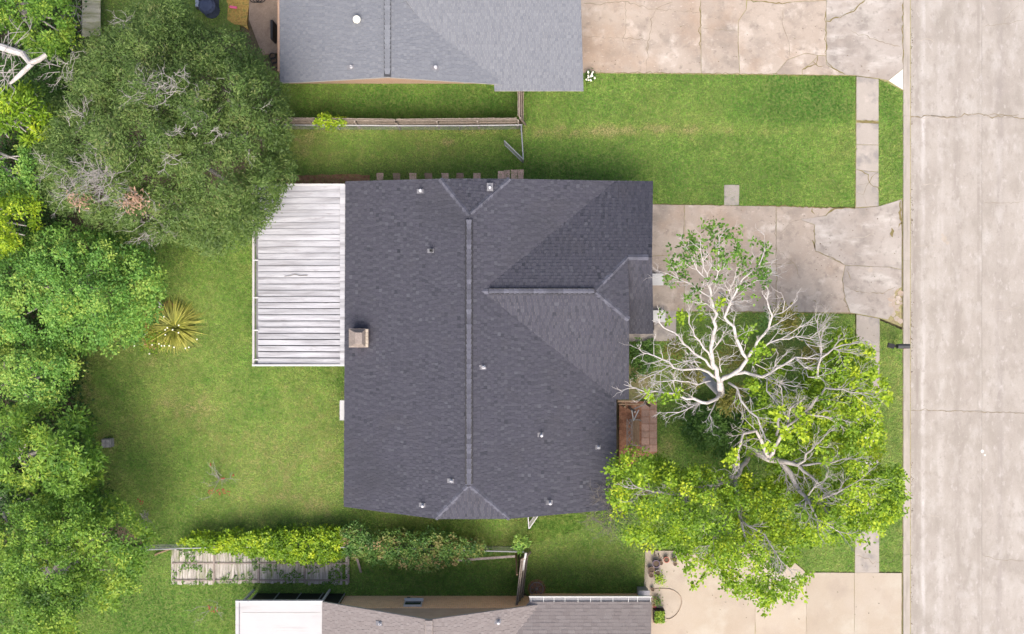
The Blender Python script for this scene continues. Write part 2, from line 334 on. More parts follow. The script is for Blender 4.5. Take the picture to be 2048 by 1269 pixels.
# dry (+) and lush (-) patches of the turf, some (-) painting shade by houses, fence and vine: x, y, rx, ry, amount (photo pixels)
PATCH = [(1400, 345, 330, 55, -.13), (1620, 205, 90, 60, -.18), (1080, 230, 40, 40, .1), (1300, 255, 300, 10, .2), (1150, 272, 130, 7, .25), (620, 900, 90, 130, .05), (380, 815, 70, 28, .20), (420, 845, 60, 22, .18), (560, 1000, 90, 9, .12), (640, 1012, 60, 7, .14), (897, 285, 16, 8, .6), (905, 265, 300, 4, .16),
         (600, 285, 30, 26, .45), (1200, 262, 190, 8, .32), (1500, 264, 260, 7, .20), (1130, 268, 90, 12, .18), (1600, 170, 150, 70, -.22), (1650, 225, 70, 25, -.2),
         (1120, 325, 140, 35, -.2), (1240, 200, 120, 50, .12), (560, 900, 130, 120, .12), (650, 870, 60, 140, .10), (250, 760, 90, 120, .05), (170, 770, 16, 60, .5), (1000, 205, 300, 40, -.22), (800, 200, 220, 40, -.16),
         (1570, 700, 60, 18, .35), (1500, 720, 60, 30, .3), (1440, 720, 60, 30, .25), (300, 1200, 200, 60, -.12), (850, 1160, 200, 40, -.2), (1430, 860, 120, 60, -.15), (215, 885, 18, 18, .4), (1090, 1090, 60, 60, .06),
         (1180, 1080, 60, 40, .08), (1280, 760, 25, 40, .45), (1335, 890, 14, 20, .4), (1445, 1138, 12, 8, .5), (660, 310, 70, 40, .14), (900, 310, 150, 20, .08), (1780, 700, 18, 200, .05), (960, 325, 80, 30, -.1), (490, 590, 60, 130, -.05), (780, 1060, 320, 18, -.2),
         (1312, 905, 12, 12, .45), (700, 262, 80, 4, .2), (1160, 1175, 120, 16, -.14), (1780, 240, 20, 60, -.15), (1780, 350, 20, 60, .08)]
def lawn(name, label, poly, dens=760, bias=0.0, seed=1, z=.0):
    tag(MB().prism(W2(poly), -.3, z).build(name, M['turf']), label, kind='structure')
    q = np.array(poly, float); lo, hi = q.min(0), q.max(0)
    r = np.random.default_rng(seed); n = int((hi - lo).prod() / S / S * dens)
    p = r.random((n, 2)) * (hi - lo) + lo; p = p[inside(p, poly)]; n = len(p); p = p + r.normal(0, 1.3, p.shape)
    X = unproj(p, np.full(n, z))
    n1 = vnoise(X[:, 0], X[:, 1], .22, 3); n2 = vnoise(X[:, 0], X[:, 1], .9, 4); n3 = vnoise(X[:, 0], X[:, 1], 3.2, 5)
    n4 = vnoise(X[:, 0], X[:, 1], 9.0, 6); n5 = vnoise(X[:, 0], X[:, 1], 5.0, 7)
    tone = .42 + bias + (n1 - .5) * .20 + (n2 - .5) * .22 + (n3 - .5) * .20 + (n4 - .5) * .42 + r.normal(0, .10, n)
    for (x, y, rx, ry, a) in PATCH:
        e = np.exp(-(((p[:, 0] - x) / rx) ** 2 + ((p[:, 1] - y) / ry) ** 2))
        tone += a * e * (.55 + .9 * n3)
    kp = r.random(n) < np.clip(.4 + 1.9 * n4, .3, 1); p, X, tone, n5 = p[kp], X[kp], tone[kp], n5[kp]; n = len(p)
    yaw = r.normal(0, 1.1, n) + n5 * 12.6; lean = r.uniform(.55, 1.35, n); L = r.uniform(.07, .15, n); wd = r.uniform(.018, .034, n)
    d = np.stack([np.cos(yaw), np.sin(yaw)], 1); s = np.stack([-d[:, 1], d[:, 0]], 1)
    co = np.zeros((n, 3, 3))
    co[:, 0, :2] = X[:, :2] - s * wd[:, None] / 2; co[:, 1, :2] = X[:, :2] + s * wd[:, None] / 2
    co[:, 2, :2] = X[:, :2] + d * (np.sin(lean) * L)[:, None]; co[:, 0, 2] = co[:, 1, 2] = z - .002; co[:, 2, 2] = z + np.cos(lean) * L
    g = fast_mesh('grass', co, 3, M['blade'], None, {'tone': np.clip(tone, 0, 1)})
    tag(g, 'short mown grass of the ' + label, kind='stuff')
lawn('front_lawn', 'bright front lawn north of the cracked driveway', [(1050, 100), (1166, 146), (1300, 147), (1500, 150), (1711, 153), (1711, 240), (1709, 415), (1580, 414), (1480, 413), (1290, 408), (1280, 372), (1046, 372), (1046, 140)], seed=2)
lawn('verge', 'grass verge between north sidewalk and kerb', [(1758, 160), (1775, 166), (1805, 183), (1805, 400), (1785, 404), (1758, 414)], seed=3, bias=.02)
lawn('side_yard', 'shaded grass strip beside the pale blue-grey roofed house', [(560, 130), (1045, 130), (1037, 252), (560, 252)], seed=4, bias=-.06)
lawn('side_lawn', 'side yard grass between wooden fence and charcoal roofed house', [(560, 254), (1045, 254), (1045, 372), (560, 372)], seed=5, bias=.04)
lawn('back_lawn', 'large back yard lawn west of the charcoal roofed house', [(140, 470), (760, 372), (760, 950), (1250, 950), (1250, 1030), (1056, 1092), (380, 1092), (300, 1092), (170, 1000), (150, 800), (150, 700), (280, 560)], seed=6, bias=.05)
lawn('rear_lawn', 'lawn strip south of the vine covered fence', [(-60, 1094), (1036, 1094), (1036, 1200), (640, 1210), (640, 1330), (-60, 1330)], seed=7, bias=-.05)
lawn('corner_lawn', 'grass patch between the charcoal house and beige driveway', [(1058, 1032), (1250, 1000), (1296, 1000), (1296, 1100), (1292, 1215), (1060, 1215), (1040, 1150)], seed=8, bias=.03)
lawn('tree_lawn', 'front lawn under the two big trees', [(1240, 683), (1353, 683), (1353, 624), (1500, 624), (1640, 626), (1710, 630), (1709, 1144), (1612, 1143), (1560, 1100), (1298, 1099), (1298, 960), (1240, 960)], seed=9, bias=-.02)
lawn('roadside_verge', 'grass verge with the mailbox between south sidewalk and kerb', [(1759, 641), (1804, 660), (1804, 1144), (1758, 1144)], seed=10, bias=.03)
lawn('far_lawn', 'patch of grass behind the mossy fence top left', [(200, -60), (480, -60), (480, 60), (200, 80)], seed=11, dens=300, bias=-.05)

def inset(poly, d):
    n = len(poly); A = sum(poly[i][0] * poly[(i + 1) % n][1] - poly[(i + 1) % n][0] * poly[i][1] for i in range(n)); sg = 1 if A > 0 else -1
    out = []
    for i in range(n):
        a, b, c = Vector(poly[i - 1]), Vector(poly[i]), Vector(poly[(i + 1) % n])
        e1, e2 = (b - a).normalized(), (c - b).normalized()
        n1, n2 = Vector((-e1.y, e1.x)) * sg, Vector((-e2.y, e2.x)) * sg
        k = max(.4, 1 + n1.dot(n2)); out.append(tuple(b + (n1 + n2) * d / k))
    return out
def ragged(poly, amp, step=.35):
    out = []; n = len(poly)
    for i in range(n):
        a, b = Vector(poly[i]), Vector(poly[(i + 1) % n]); L = (b - a).length; k = max(1, int(L / step)); nn = Vector((-(b - a).y, (b - a).x)).normalized()
        for j in range(k):
            out.append(tuple(a.lerp(b, j / k) + (nn * random.gauss(0, amp) if j else Vector((0, 0)))))
    return out
def paving(name, label, bedpoly, slabs, zt=.045, gap=.014):
    o = MB().prism(W2(bedpoly), -.4, zt - .022).build(name, M['bed']); tag(o, label, kind='structure')
    for s_ in slabs:
        poly, m = s_[0], s_[1]
        c = MB().prism(ragged(inset(W2(poly), gap), .006), -.1, zt).build('slab', M[m], o)
        # origin at the slab's own middle so that each has its own stains
    return o
def ribbon(par, pts, wd, m, z, name='crack', jit=.035):
    q = [P(x, y)[:2] for x, y in pts]; path = []
    for i in range(len(q) - 1):
        a, b = Vector(q[i]), Vector(q[i + 1]); k = max(1, int((b - a).length / .16)); nn = Vector((-(b - a).y, (b - a).x)).normalized()
        for j in range(k): path.append(a.lerp(b, j / k) + nn * random.gauss(0, jit))
    path.append(Vector(q[-1])); vs = []; n = len(path)
    for i, p in enumerate(path):
        d = path[min(i + 1, n - 1)] - path[max(i - 1, 0)]; nn = Vector((-d.y, d.x)).normalized()
        ww = wd * random.uniform(.35, 1.4) / 2 * (0.3 if i in (0, n - 1) else 1)
        vs += [(*(p - nn * ww), z), (*(p + nn * ww), z)]
    MB().add(vs, [(2 * i, 2 * i + 2, 2 * i + 3, 2 * i + 1) for i in range(n - 1)]).build(name, M[m], par)

ZS = .045
nd = paving('driveway', 'wide weathered concrete driveway across the top with weedy cracks',
    [(1140, -120), (1806, -120), (1806, 182), (1757, 158), (1712, 152), (1140, 147)],
    [([(1140, -120), (1400, -120), (1402, 148), (1140, 147)], 'drive_old'), ([(1400, -120), (1494, -120), (1492, 20), (1476, 44), (1476, 90), (1479, 149), (1402, 148)], 'drive_old'),
     ([(1494, -120), (1652, -120), (1652, 2), (1610, 3), (1552, 8), (1525, 4), (1494, 2)], 'drive_old'),
     ([(1494, 2), (1525, 4), (1552, 8), (1610, 3), (1652, 2), (1652, 112), (1636, 112), (1612, 107), (1575, 120), (1549, 150), (1479, 149), (1476, 90), (1476, 44), (1492, 20)], 'drive_old'),
     ([(1549, 150), (1575, 120), (1612, 107), (1636, 112), (1622, 127), (1604, 140), (1604, 150)], 'drive_old'),
     ([(1604, 150), (1604, 140), (1622, 127), (1636, 112), (1652, 112), (1652, 130), (1680, 146), (1690, 151)], 'drive_old'),
     ([(1652, -120), (1732, -120), (1730, 0), (1700, 25), (1652, 43)], 'drive_apron'),
     ([(1652, 43), (1700, 25), (1730, 0), (1732, -120), (1806, -120), (1806, 138), (1776, 162), (1757, 158), (1712, 152), (1690, 151), (1680, 146), (1652, 130)], 'drive_apron'),
     ([(1776, 162), (1806, 138), (1806, 181)], 'white_patch')])
for pts, wd, m in [([(1165, 8), (1200, 9), (1230, 4), (1250, 3), (1308, 20), (1345, 5)], .03, 'crack'), ([(1308, 20), (1300, 60), (1294, 110), (1293, 147)], .03, 'crack'),
    ([(1250, 3), (1251, 60), (1245, 80), (1252, 104)], .02, 'crack'), ([(1165, 75), (1245, 78), (1296, 82)], .022, 'crack'), ([(1308, 20), (1350, 22), (1400, 26)], .02, 'crack'),
    ([(1565, 22), (1566, 55), (1576, 80), (1580, 115)], .028, 'crack'), ([(1402, 57), (1440, 60), (1474, 64)], .016, 'crack'), ([(1700, 63), (1740, 76), (1765, 86), (1800, 94)], .03, 'crack'),
    ([(1636, 112), (1632, 128), (1604, 140)], .05, 'crack_weed'), ([(1652, 112), (1650, 60), (1652, 20)], .045, 'crack_weed'), ([(1494, 2), (1525, 4), (1552, 8), (1582, 5)], .06, 'crack_weed'), ([(1652, 43), (1685, 33), (1705, 22), (1730, 2)], .05, 'crack_weed'),
    ([(1626, 124), (1636, 134), (1648, 132)], .05, 'crack_weed'), ([(1652, 112), (1655, 128), (1672, 140), (1690, 150)], .045, 'crack_weed'), ([(1170, 146), (1300, 147), (1480, 149), (1600, 151)], .03, 'crack_weed'), ([(1251, 78), (1262, 80)], .05, 'crack'), ([(1294, 85), (1294, 104)], .05, 'crack'),
    ([(1400, 4), (1400, 100)], .04, 'crack_weed'), ([(1475, 85), (1477, 110)], .04, 'crack_weed'), ([(1804, 5), (1805, 95), (1806, 130)], .05, 'crack_weed')]:
    ribbon(nd, pts, wd, m, ZS + .004)
md = paving('driveway', 'stained cracked concrete driveway in front of the garage',
    [(1270, 409), (1480, 412), (1710, 417), (1757, 413), (1787, 404), (1803, 398), (1803, 654), (1760, 637), (1712, 628), (1270, 622)],
    [([(1270, 409), (1369, 410), (1369, 510), (1270, 514)], 'drive_old'), ([(1270, 514), (1369, 510), (1369, 623), (1270, 622)], 'drive_old'),
     ([(1369, 410), (1552, 413), (1552, 529), (1460, 527), (1369, 510)], 'drive_old'), ([(1369, 510), (1460, 527), (1552, 529), (1552, 624), (1369, 623)], 'drive_old'),
     ([(1552, 413), (1665, 416), (1650, 432), (1600, 440), (1628, 450), (1630, 502), (1690, 531), (1684, 560), (1690, 600), (1700, 626), (1552, 624)], 'drive_old'),
     ([(1665, 416), (1710, 417), (1757, 413), (1787, 404), (1803, 399), (1803, 540), (1780, 535), (1690, 531), (1630, 502), (1628, 450), (1600, 440), (1650, 432)], 'drive_apron'),
     ([(1690, 531), (1780, 535), (1803, 540), (1803, 575), (1792, 580), (1783, 600), (1788, 622), (1775, 640), (1760, 637), (1712, 628), (1700, 626), (1690, 600), (1684, 560)], 'drive_apron')])
for pts, wd, m in [([(1555, 500), (1590, 528), (1600, 560)], .02, 'crack'), ([(1690, 574), (1725, 586), (1765, 586), (1790, 575)], .035, 'crack'), ([(1625, 600), (1650, 618)], .03, 'crack_weed'),
    ([(1555, 470), (1580, 445), (1600, 440)], .018, 'crack'), ([(1628, 430), (1624, 415)], .06, 'crack_weed'), ([(1628, 450), (1630, 502)], .05, 'crack'), ([(1630, 502), (1660, 514), (1690, 531)], .06, 'crack'), ([(1650, 432), (1668, 418), (1690, 416)], .09, 'crack_weed'),
    ([(1625, 480), (1630, 500)], .10, 'crack_weed'), ([(1551, 413), (1552, 620)], .03, 'crack'), ([(1552, 529), (1570, 530), (1590, 524)], .03, 'crack'), ([(1684, 560), (1690, 600), (1700, 626)], .05, 'crack'), ([(1290, 409), (1480, 412)], .025, 'crack_weed'), ([(1510, 412), (1665, 416), (1710, 418)], .05, 'crack_weed'),
    ([(1800, 402), (1801, 450)], .10, 'crack_weed'), ([(1783, 456), (1784, 475)], .14, 'crack_weed'), ([(1795, 455), (1803, 445)], .12, 'crack_weed'), ([(1369, 411), (1368, 480)], .03, 'crack'), ([(1420, 624), (1550, 624), (1640, 626)], .025, 'crack_weed'), ([(1700, 560), (1692, 540)], .04, 'crack'), ([(1700, 480), (1740, 470), (1770, 478)], .02, 'crack_pale'), ([(1705, 535), (1770, 541)], .02, 'crack_pale')]:
    ribbon(md, pts, wd, m, ZS + .004)
# crumbled edge of the apron by the kerb
for k in range(60):
    x = random.uniform(1778, 1802); y = random.uniform(578, 652)
    if y > 630 and x < 1782 + (y - 630): continue
    r = random.uniform(.06, .18); a0 = random.random() * 6
    poly = [tuple(Vector(P(x, y)[:2]) + Vector((math.cos(a0 + a * 1.2566) * r * random.uniform(.7, 1.2), math.sin(a0 + a * 1.2566) * r * random.uniform(.7, 1.2)))) for a in range(5)]
    MB().prism(poly, -.05, ZS - random.uniform(-.004, .012)).build('concrete_chunk', M['drive_old'], md)
sd = paving('driveway', 'clean beige concrete driveway at the bottom right',
    [(1290, 1101), (1562, 1103), (1612, 1145), (1803, 1146), (1803, 1400), (1280, 1400)],
    [([(1290, 1101), (1510, 1102.5), (1510, 1400), (1280, 1400)], 'drive_new'), ([(1510, 1102.5), (1562, 1103), (1612, 1145), (1612, 1400), (1510, 1400)], 'drive_new'),
     ([(1612, 1145), (1708, 1145.5), (1708, 1400), (1612, 1400)], 'drive_new'), ([(1708, 1145.5), (1803, 1146), (1803, 1400), (1708, 1400)], 'drive_new')], gap=.009)
sw = paving('sidewalk', 'stained concrete sidewalk beside the north front lawn', [(1712, 153), (1757, 158), (1757, 415), (1710, 418)],
    [([(1712, 153), (1757, 159), (1757, 243), (1712, 241)], 'walk'), ([(1712, 246), (1757, 248), (1757, 291), (1712, 290)], 'walk'), ([(1712, 290), (1757, 291), (1757, 345), (1711, 340)], 'walk'), ([(1711, 340), (1757, 345), (1757, 413), (1711, 416)], 'walk')])
for pts, wd, m in [([(1713, 340), (1735, 350), (1738, 365), (1757, 382)], .04, 'crack_weed'), ([(1757, 340), (1738, 362), (1726, 392), (1712, 385)], .025, 'crack_weed'), ([(1726, 392), (1734, 412)], .025, 'crack'), ([(1712, 243), (1757, 246)], .12, 'crack_weed'), ([(1738, 365), (1714, 372)], .02, 'crack')]:
    ribbon(sw, pts, wd, m, ZS + .004)
s2 = paving('sidewalk', 'concrete sidewalk passing under the leafy tree', [(1712, 628), (1759, 637), (1758, 1146), (1709, 1146)],
    [([(1712, 629), (1759, 638), (1759, 704), (1712, 702)], 'walk'), ([(1712, 702), (1759, 704), (1758, 838), (1711, 836)], 'walk'), ([(1711, 836), (1758, 838), (1758, 884), (1711, 884)], 'white_patch'),
     ([(1711, 884), (1758, 884), (1758, 924), (1711, 924)], 'walk'), ([(1711, 924), (1758, 924), (1758, 966), (1711, 966)], 'white_patch'), ([(1711, 966), (1758, 966), (1758, 1060), (1710, 1060)], 'walk'), ([(1710, 1060), (1758, 1060), (1758, 1146), (1709, 1146)], 'walk')])
ribbon(s2, [(1712, 1112), (1735, 1118), (1745, 1128), (1757, 1126)], .03, 'crack', ZS + .004)
# kerb, gutter and street
kb = MB().prism(W2([(1805, -700), (1822, -700), (1822, 1900), (1805, 1900)]), -.5, -.03).build('kerb', M['bed']); tag(kb, 'concrete kerb along the street', kind='structure')
ys = [-700, -300, 232, 522, 822, 1110, 1500, 1900]
for a, b in zip(ys, ys[1:]):
    MB().prism(inset(W2([(1806, a), (1812.5, a), (1812.5, b), (1806, b)]), .006), -.3, .04).build('kerb_stone', M['kerb'], kb)
    MB().prism(inset(W2([(1812.6, a), (1820.5, a), (1820.5, b), (1812.6, b)]), .004), -.3, -.012).build('kerb_lip', M['kerb'], kb)
st = MB().prism(W2([(1820, -700), (3400, -700), (3400, 1900), (1820, 1900)]), -.6, -.085).build('street', M['crack']); tag(st, 'pale concrete street with transverse joints', kind='structure')
for c0, c1, js in [(1821, 1965, [-700, -300, 232, 822, 1400, 1900]), (1965, 2112, [-700, -340, 236, 826, 1400, 1900]), (2112, 2260, [-700, -300, 232, 822, 1400, 1900]), (2260, 3400, [-700, 400, 1900])]:
    for a, b in zip(js, js[1:]):
        sl_ = MB().prism(inset(W2([(c0, a), (c1, a), (c1, b), (c0, b)]), .004), -.3, -.06).build('slab', M['road'], st)
for pts, wd, m in [([(1806, 234), (1830, 235), (1862, 231), (1895, 236), (1930, 231), (1965, 229), (1985, 234), (2010, 231), (2048, 236), (2100, 233)], .06, 'crack'), ([(1965, 231), (1990, 228), (2020, 233), (2040, 229)], .03, 'crack'),
    ([(1845, 237), (1870, 234), (1900, 239)], .06, 'crack_pale'), ([(1970, 52), (2005, 48), (2048, 40)], .02, 'crack'), ([(2010, 45), (2025, 20), (2040, 10)], .015, 'crack'),
    ([(1845, 368), (1885, 370), (1890, 362)], .03, 'crack_pale'), ([(1830, 492), (1890, 490)], .025, 'crack_pale'), ([(1840, 1030), (1880, 1035)], .02, 'crack_pale'), ([(1966, 1110), (1995, 1120), (2048, 1122)], .02, 'crack'), ([(1968, 627), (2000, 622), (2048, 612)], .02, 'crack_pale'),
    ([(1838, 80), (1862, 78), (1870, 84)], .03, 'crack_pale'), ([(1822, 821), (1965, 824), (2100, 828)], .035, 'crack'), ([(1968, 407), (2048, 404)], .016, 'crack')]:
    ribbon(st, pts, wd, m, -.055)
for (x, y, r) in [(1965, 903, .1), (1971, 911, .06), (1890, 478, .2), (1897, 486, .12), (1886, 470, .1), (1741, 540, .16)]:
    pp = [tuple(Vector(P(x, y)[:2]) + Vector((math.cos(a * .785), math.sin(a * .785))) * r * random.uniform(.6, 1.2)) for a in range(8)]
    MB().prism(pp, -.07 if x > 1800 else 0, -.0555 if x > 1800 else ZS + .0045).build('pale_spot', M['white_patch' if r < .15 and x > 1900 else 'crack_pale'], st if x > 1800 else md)

# small slabs, pavers and beds round the charcoal house
tag(MB().prism(ragged(W2([(1448, 371), (1478, 371), (1477, 411), (1448, 411)]), .012, .3), -.1, .05).build('concrete_slab', M['walk']), 'small square concrete pad in the lawn beside the driveway', 'slab')
wk = MB().prism(W2([(1240, 660), (1308, 660), (1308, 622.5), (1352, 622.5), (1352, 682), (1240, 684)]), -.2, .048).build('walkway', M['walk']); tag(wk, 'short concrete walkway at the garage corner', kind='structure')
tag(MB().prism(ragged(W2([(560, 350), (740, 350), (740, 376), (560, 376)]), .05), -.1, .03).build('mulch_bed', M['mulch']), 'narrow brown mulch bed beside the white patio roof', kind='structure')
tag(MB().prism(ragged(W2([(1234, 730), (1300, 745), (1296, 800), (1234, 800)]), .08), -.1, .03).build('flower_bed', M['bed']), 'bare brown planting bed beside the porch', kind='structure')
tag(MB().prism(ragged(W2([(290, 615), (340, 600), (360, 640), (310, 700), (285, 690)]), .05), -.1, .03).build('planting_bed', M['mulch']), 'soil bed under the yellow sword-leaved plants', kind='structure')
stone_desc = ['first and most western of the square stepping stones, pale pink', 'second stepping stone from the west, reddish', 'third stepping stone from the west, pink with dark middle', 'middle stepping stone of the row, reddish brown', 'fifth stepping stone from the west, light pink', 'sixth stepping stone from the west, brownish red', 'seventh and most eastern single stepping stone, pale tan']
for i, (x, m) in enumerate(zip([760, 793, 826, 857, 890, 920, 954], ['paver_pink', 'paver_red', 'paver_pink', 'paver_red', 'paver_pink', 'paver_red', 'paver_pink'])):
    c = P(x, 353)
    o = MB().prism(ragged([(c.x - .19 + random.gauss(0, .015), c.y - .21), (c.x + .19, c.y - .21 + random.gauss(0, .015)), (c.x + .19, c.y + .17), (c.x - .19 + random.gauss(0, .015), c.y + .17)], .008, .12), -.05, .035).build('stepping_stone', M[m])
    tag(o, stone_desc[i], 'stepping stone', 'square stepping stones north of the house')
for i, (x, y, d) in enumerate([(1002, 350, 'western paver of the four laid edge to edge by the side gate, tan'), (1014, 348, 'second of the four edge to edge pavers by the side gate'), (1028, 347, 'third of the four edge to edge pavers by the side gate'), (1041, 347, 'eastern paver of the four laid edge to edge by the side gate')]):
    c = P(x, y)
    o = MB().prism(ragged([(c.x - .165, c.y - .3), (c.x + .165, c.y - .3), (c.x + .165, c.y + .2), (c.x - .165, c.y + .2)], .008, .12), -.05, .035).build('paver', M['paver_pink']); tag(o, d, 'paver', 'edge to edge pavers by the side gate')
pb = MB().prism(W2([(1238, 803), (1312, 803), (1314, 904), (1238, 940)]), -.2, .10).build('porch_floor', M['mulch']); tag(pb, 'brick paved porch floor at the front door', kind='structure')
for i in range(7):
    for j in range(2 if i < 6 else 2):
        x0 = 1282 + j * 16; y0 = 806 + i * 14
        MB().prism(inset(W2([(x0, y0), (x0 + 15.6, y0), (x0 + 15.6, y0 + 13.6), (x0, y0 + 13.6)]), .008), .05, .12 + random.uniform(-.004, .004)).build('paver', M['paver_red'], pb)
pa = MB().prism(W2([(500, -60), (570, -60), (570, 105), (525, 110), (498, 40)]), -.2, .05).build('patio', M['patio_brown']); tag(pa, 'brown stained concrete patio behind the pale blue-grey roofed house', kind='structure')
tag(MB().prism(ragged(W2([(440, -60), (499, -60), (497, 60), (455, 40)]), .08), -.2, .035).build('leaf_litter', M['litter']), 'orange fallen leaves beside the brown patio', kind='stuff')

# ------------------------------------------------------------------ roofs
class Pl:                                     # a roof plane whose eave runs along the other axis
    def __init__(s, ax, p0, z0, p1, z1):
        s.ax = ax; a0 = s.w(p0, z0); a1 = s.w(p1, z1); s.b = (z1 - z0) / (a1 - a0); s.a = z0 - s.b * a0
    def w(s, p, z): return ((p - CX) if s.ax == 'x' else (CY - p)) / S * (H - z) / H
    def z(s, p):
        k = ((p - CX) if s.ax == 'x' else (CY - p)) / S; return (s.a + s.b * k) / (1 + s.b * k / H)
    def at(s, x, y): return P(x, y, s.z(x if s.ax == 'x' else y))
def clip(poly, a, b, c):                      # keep a*u+b*v+c>=0
    out = []; n = len(poly)
    for i in range(n):
        p, q = poly[i], poly[(i + 1) % n]; dp, dq = a * p[0] + b * p[1] + c, a * q[0] + b * q[1] + c
        if dp >= 0: out.append(p)
        if (dp >= 0) != (dq >= 0):
            t = dp / (dp - dq); out.append((p[0] + (q[0] - p[0]) * t, p[1] + (q[1] - p[1]) * t))
    return out
def shingle(mb, pts, course=.2, tab=.3, thick=.022):
    pts = [Vector(p) for p in pts]; n = Vector((0, 0, 0))
    for i in range(len(pts)): n += pts[i].cross(pts[(i + 1) % len(pts)])
    n.normalize()
    if n.z < 0: pts = pts[::-1]; n = -n
    v = (Vector((0, 0, 1)) - n * n.z).normalized(); u = v.cross(n); o = min(pts, key=lambda p: p.z)
    q = [((p - o).dot(u), (p - o).dot(v)) for p in pts]
    A = sum(q[i][0] * q[(i + 1) % len(q)][1] - q[(i + 1) % len(q)][0] * q[i][1] for i in range(len(q)))
    if A < 0: q = q[::-1]
    edges = []
    for i in range(len(q)):
        (x0, y0), (x1, y1) = q[i], q[(i + 1) % len(q)]; edges.append((-(y1 - y0), (x1 - x0), (y1 - y0) * x0 - (x1 - x0) * y0))
    us = [p[0] for p in q]; vs = [p[1] for p in q]; r = 0; vv = min(vs) - .02
    while vv < max(vs):
        uu = min(us) - random.random() * tab - (tab / 2 if r % 2 else 0); j = 0
        while uu < max(us):
            ww = tab * random.uniform(.75, 1.25); th = thick * random.choice([.5, 1, 1.0, 1.5])
            poly = [(uu + .004, vv), (uu + ww - .004, vv), (uu + ww - .004, vv + course + .02), (uu + .004, vv + course + .02)]
            for e in edges:
                poly = clip(poly, *e)
                if len(poly) < 3: break
            if len(poly) >= 3:
                k = len(poly)
                top = [o + u * a + v * b + n * (.002 + th * (1 - (b - vv) / (course + .02)) + .006) for a, b in poly]
                bot = [o + u * a + v * b for a, b in poly]
                if not hasattr(mb, 'tone'): mb.tone = []
                mb.tone += [min(1, max(0, .5 + (.15 if (r + j) % 2 else -.15) + random.gauss(0, .10)))] * (2 * k)
                mb.add(top + bot, [tuple(range(k))] + [(i, k + i, k + (i + 1) % k, (i + 1) % k) for i in range(k)])
            uu += ww; j += 1
        vv += course; r += 1
CAPM = {}
def caps(roof, a, b, m, step=.24, wd=.17, drop=.055, lift=.02):
    a, b = Vector(a), Vector(b); d = b - a; L = d.length; d.normalize()
    y = Vector((0, 0, 1)).cross(d).normalized(); z = d.cross(y)
    key = (m.name, wd, drop)
    if key not in CAPM:
        s = step + .05; t = .012
        vs = [(0, -wd, -drop), (0, 0, .012), (0, wd, -drop), (s, -wd, -drop - t), (s, 0, 0), (s, wd, -drop - t), (0, -wd, -drop - .03), (0, wd, -drop - .03), (s, -wd, -drop - .03), (s, wd, -drop - .03)]
        me = bpy.data.meshes.new('ridge_cap'); me.from_pydata(vs, [], [(0, 3, 4, 1), (1, 4, 5, 2), (0, 1, 2, 7, 6), (0, 6, 8, 3), (2, 5, 9, 7)]); me.materials.append(m); CAPM[key] = me
    off = WL[roof.name]
    for i in range(int(L / step)):
        o = bpy.data.objects.new('ridge_cap', CAPM[key]); put(o, roof)
        p = a + d * i * step + Vector((0, 0, lift + random.uniform(0, .004))) - off
        o.matrix_local = Matrix(((d.x, y.x, z.x, p.x), (d.y, y.y, z.y, p.y), (d.z, y.z, z.z, p.z), (0, 0, 0, 1)))
def roof_vent(roof, pl, x, y, h=.3, r=.05, kind='pipe'):
    c = pl.at(x, y) if hasattr(pl, 'at') else P(x, y, pl)
    MB().box((c.x - .04, c.y, c.z + .03), (.36, .22, .02), 0, ('Y', math.atan(pl.b) * -1) if pl.ax == 'x' else ('X', math.atan(pl.b))).build('vent_flashing', M['lead'], roof)
    if kind == 'pipe':
        MB().lathe([(r * 1.9, .0), (r * 1.3, .1), (r, .12), (r, h), (r * .7, h), (r * .7, h - .06)], c, 12).build('vent_pipe', M['pvc'], roof)
    elif kind == 'hood':
        MB().lathe([(r, 0), (r, h), (r * 1.5, h), (r * 1.5, h + .03), (r * 1.0, h + .1), (.01, h + .12)], c, 12).build('vent_pipe', M['pvc'], roof)
    elif kind == 'turbine':
        MB().lathe([(.11, 0), (.11, h), (.17, h + .03), (.2, h + .12), (.17, h + .22), (.05, h + .27)], c, 14).build('turbine_vent', M['white_petal'], roof)
    else:
        MB().lathe([(.09, 0), (.085, h), (.06, h), (.055, h - .1)], c, 14).build('vent_pipe', M['dark_metal'], roof)

# --- charcoal roofed main house
ZE = 2.7; ZR = 5.4
home = thing('house', 'single storey house under the dark charcoal shingle roof in the middle', 'house', P(960, 690))
pw = Pl('x', 690, ZE, 938, ZR); pe = Pl('x', 1232, ZE, 938, ZR)
zwr = pe.z(965)
pn = Pl('y', 362, ZE, 583, zwr); ps = Pl('y', 799, ZE, 583, zwr); zg = pn.z(515); pg = Pl('y', 668, ZE, 515, zg)
A0, A1 = P(938, 430, ZR), P(938, 970, ZR)
W_ = [pw.at(691, 363), pw.at(880, 358), A0, A1, pw.at(870, 1038), pw.at(688, 1014)]
E_ = [pe.at(1020, 358), pe.at(1233, 362), pe.at(1232, 1019), pe.at(1020, 1038), A1, A0]
Nt = [pw.at(880, 358), pe.at(1020, 358), A0]; St = [pe.at(1020, 1038), pw.at(870, 1038), A1]
R0, R1 = P(948, 583, zwr), P(1190, 583, zwr)
nf = [pn.at(1160, 362), pn.at(1256, 362.5), pn.at(1256, 515), R1, R0]; nf2 = [pn.at(1256, 362.5), pn.at(1306, 363), pn.at(1304, 515), pn.at(1256, 515)]
sf = [R0, R1, ps.at(1258, 640), ps.at(1258, 799), ps.at(1190, 799)]
hp = [R1, pn.at(1256, 515), ps.at(1258, 640)]
gs = [pg.at(1235, 515), pg.at(1304, 515), pg.at(1307, 668), pg.at(1235, 668)]
planes = [W_, E_, Nt, St, nf, nf2, sf, hp, gs]
dk = MB()
for p in planes: dk.slab3([Vector(q) for q in p], .14)
roof = dk.build('roof', M['trim'], home)
sh = MB()
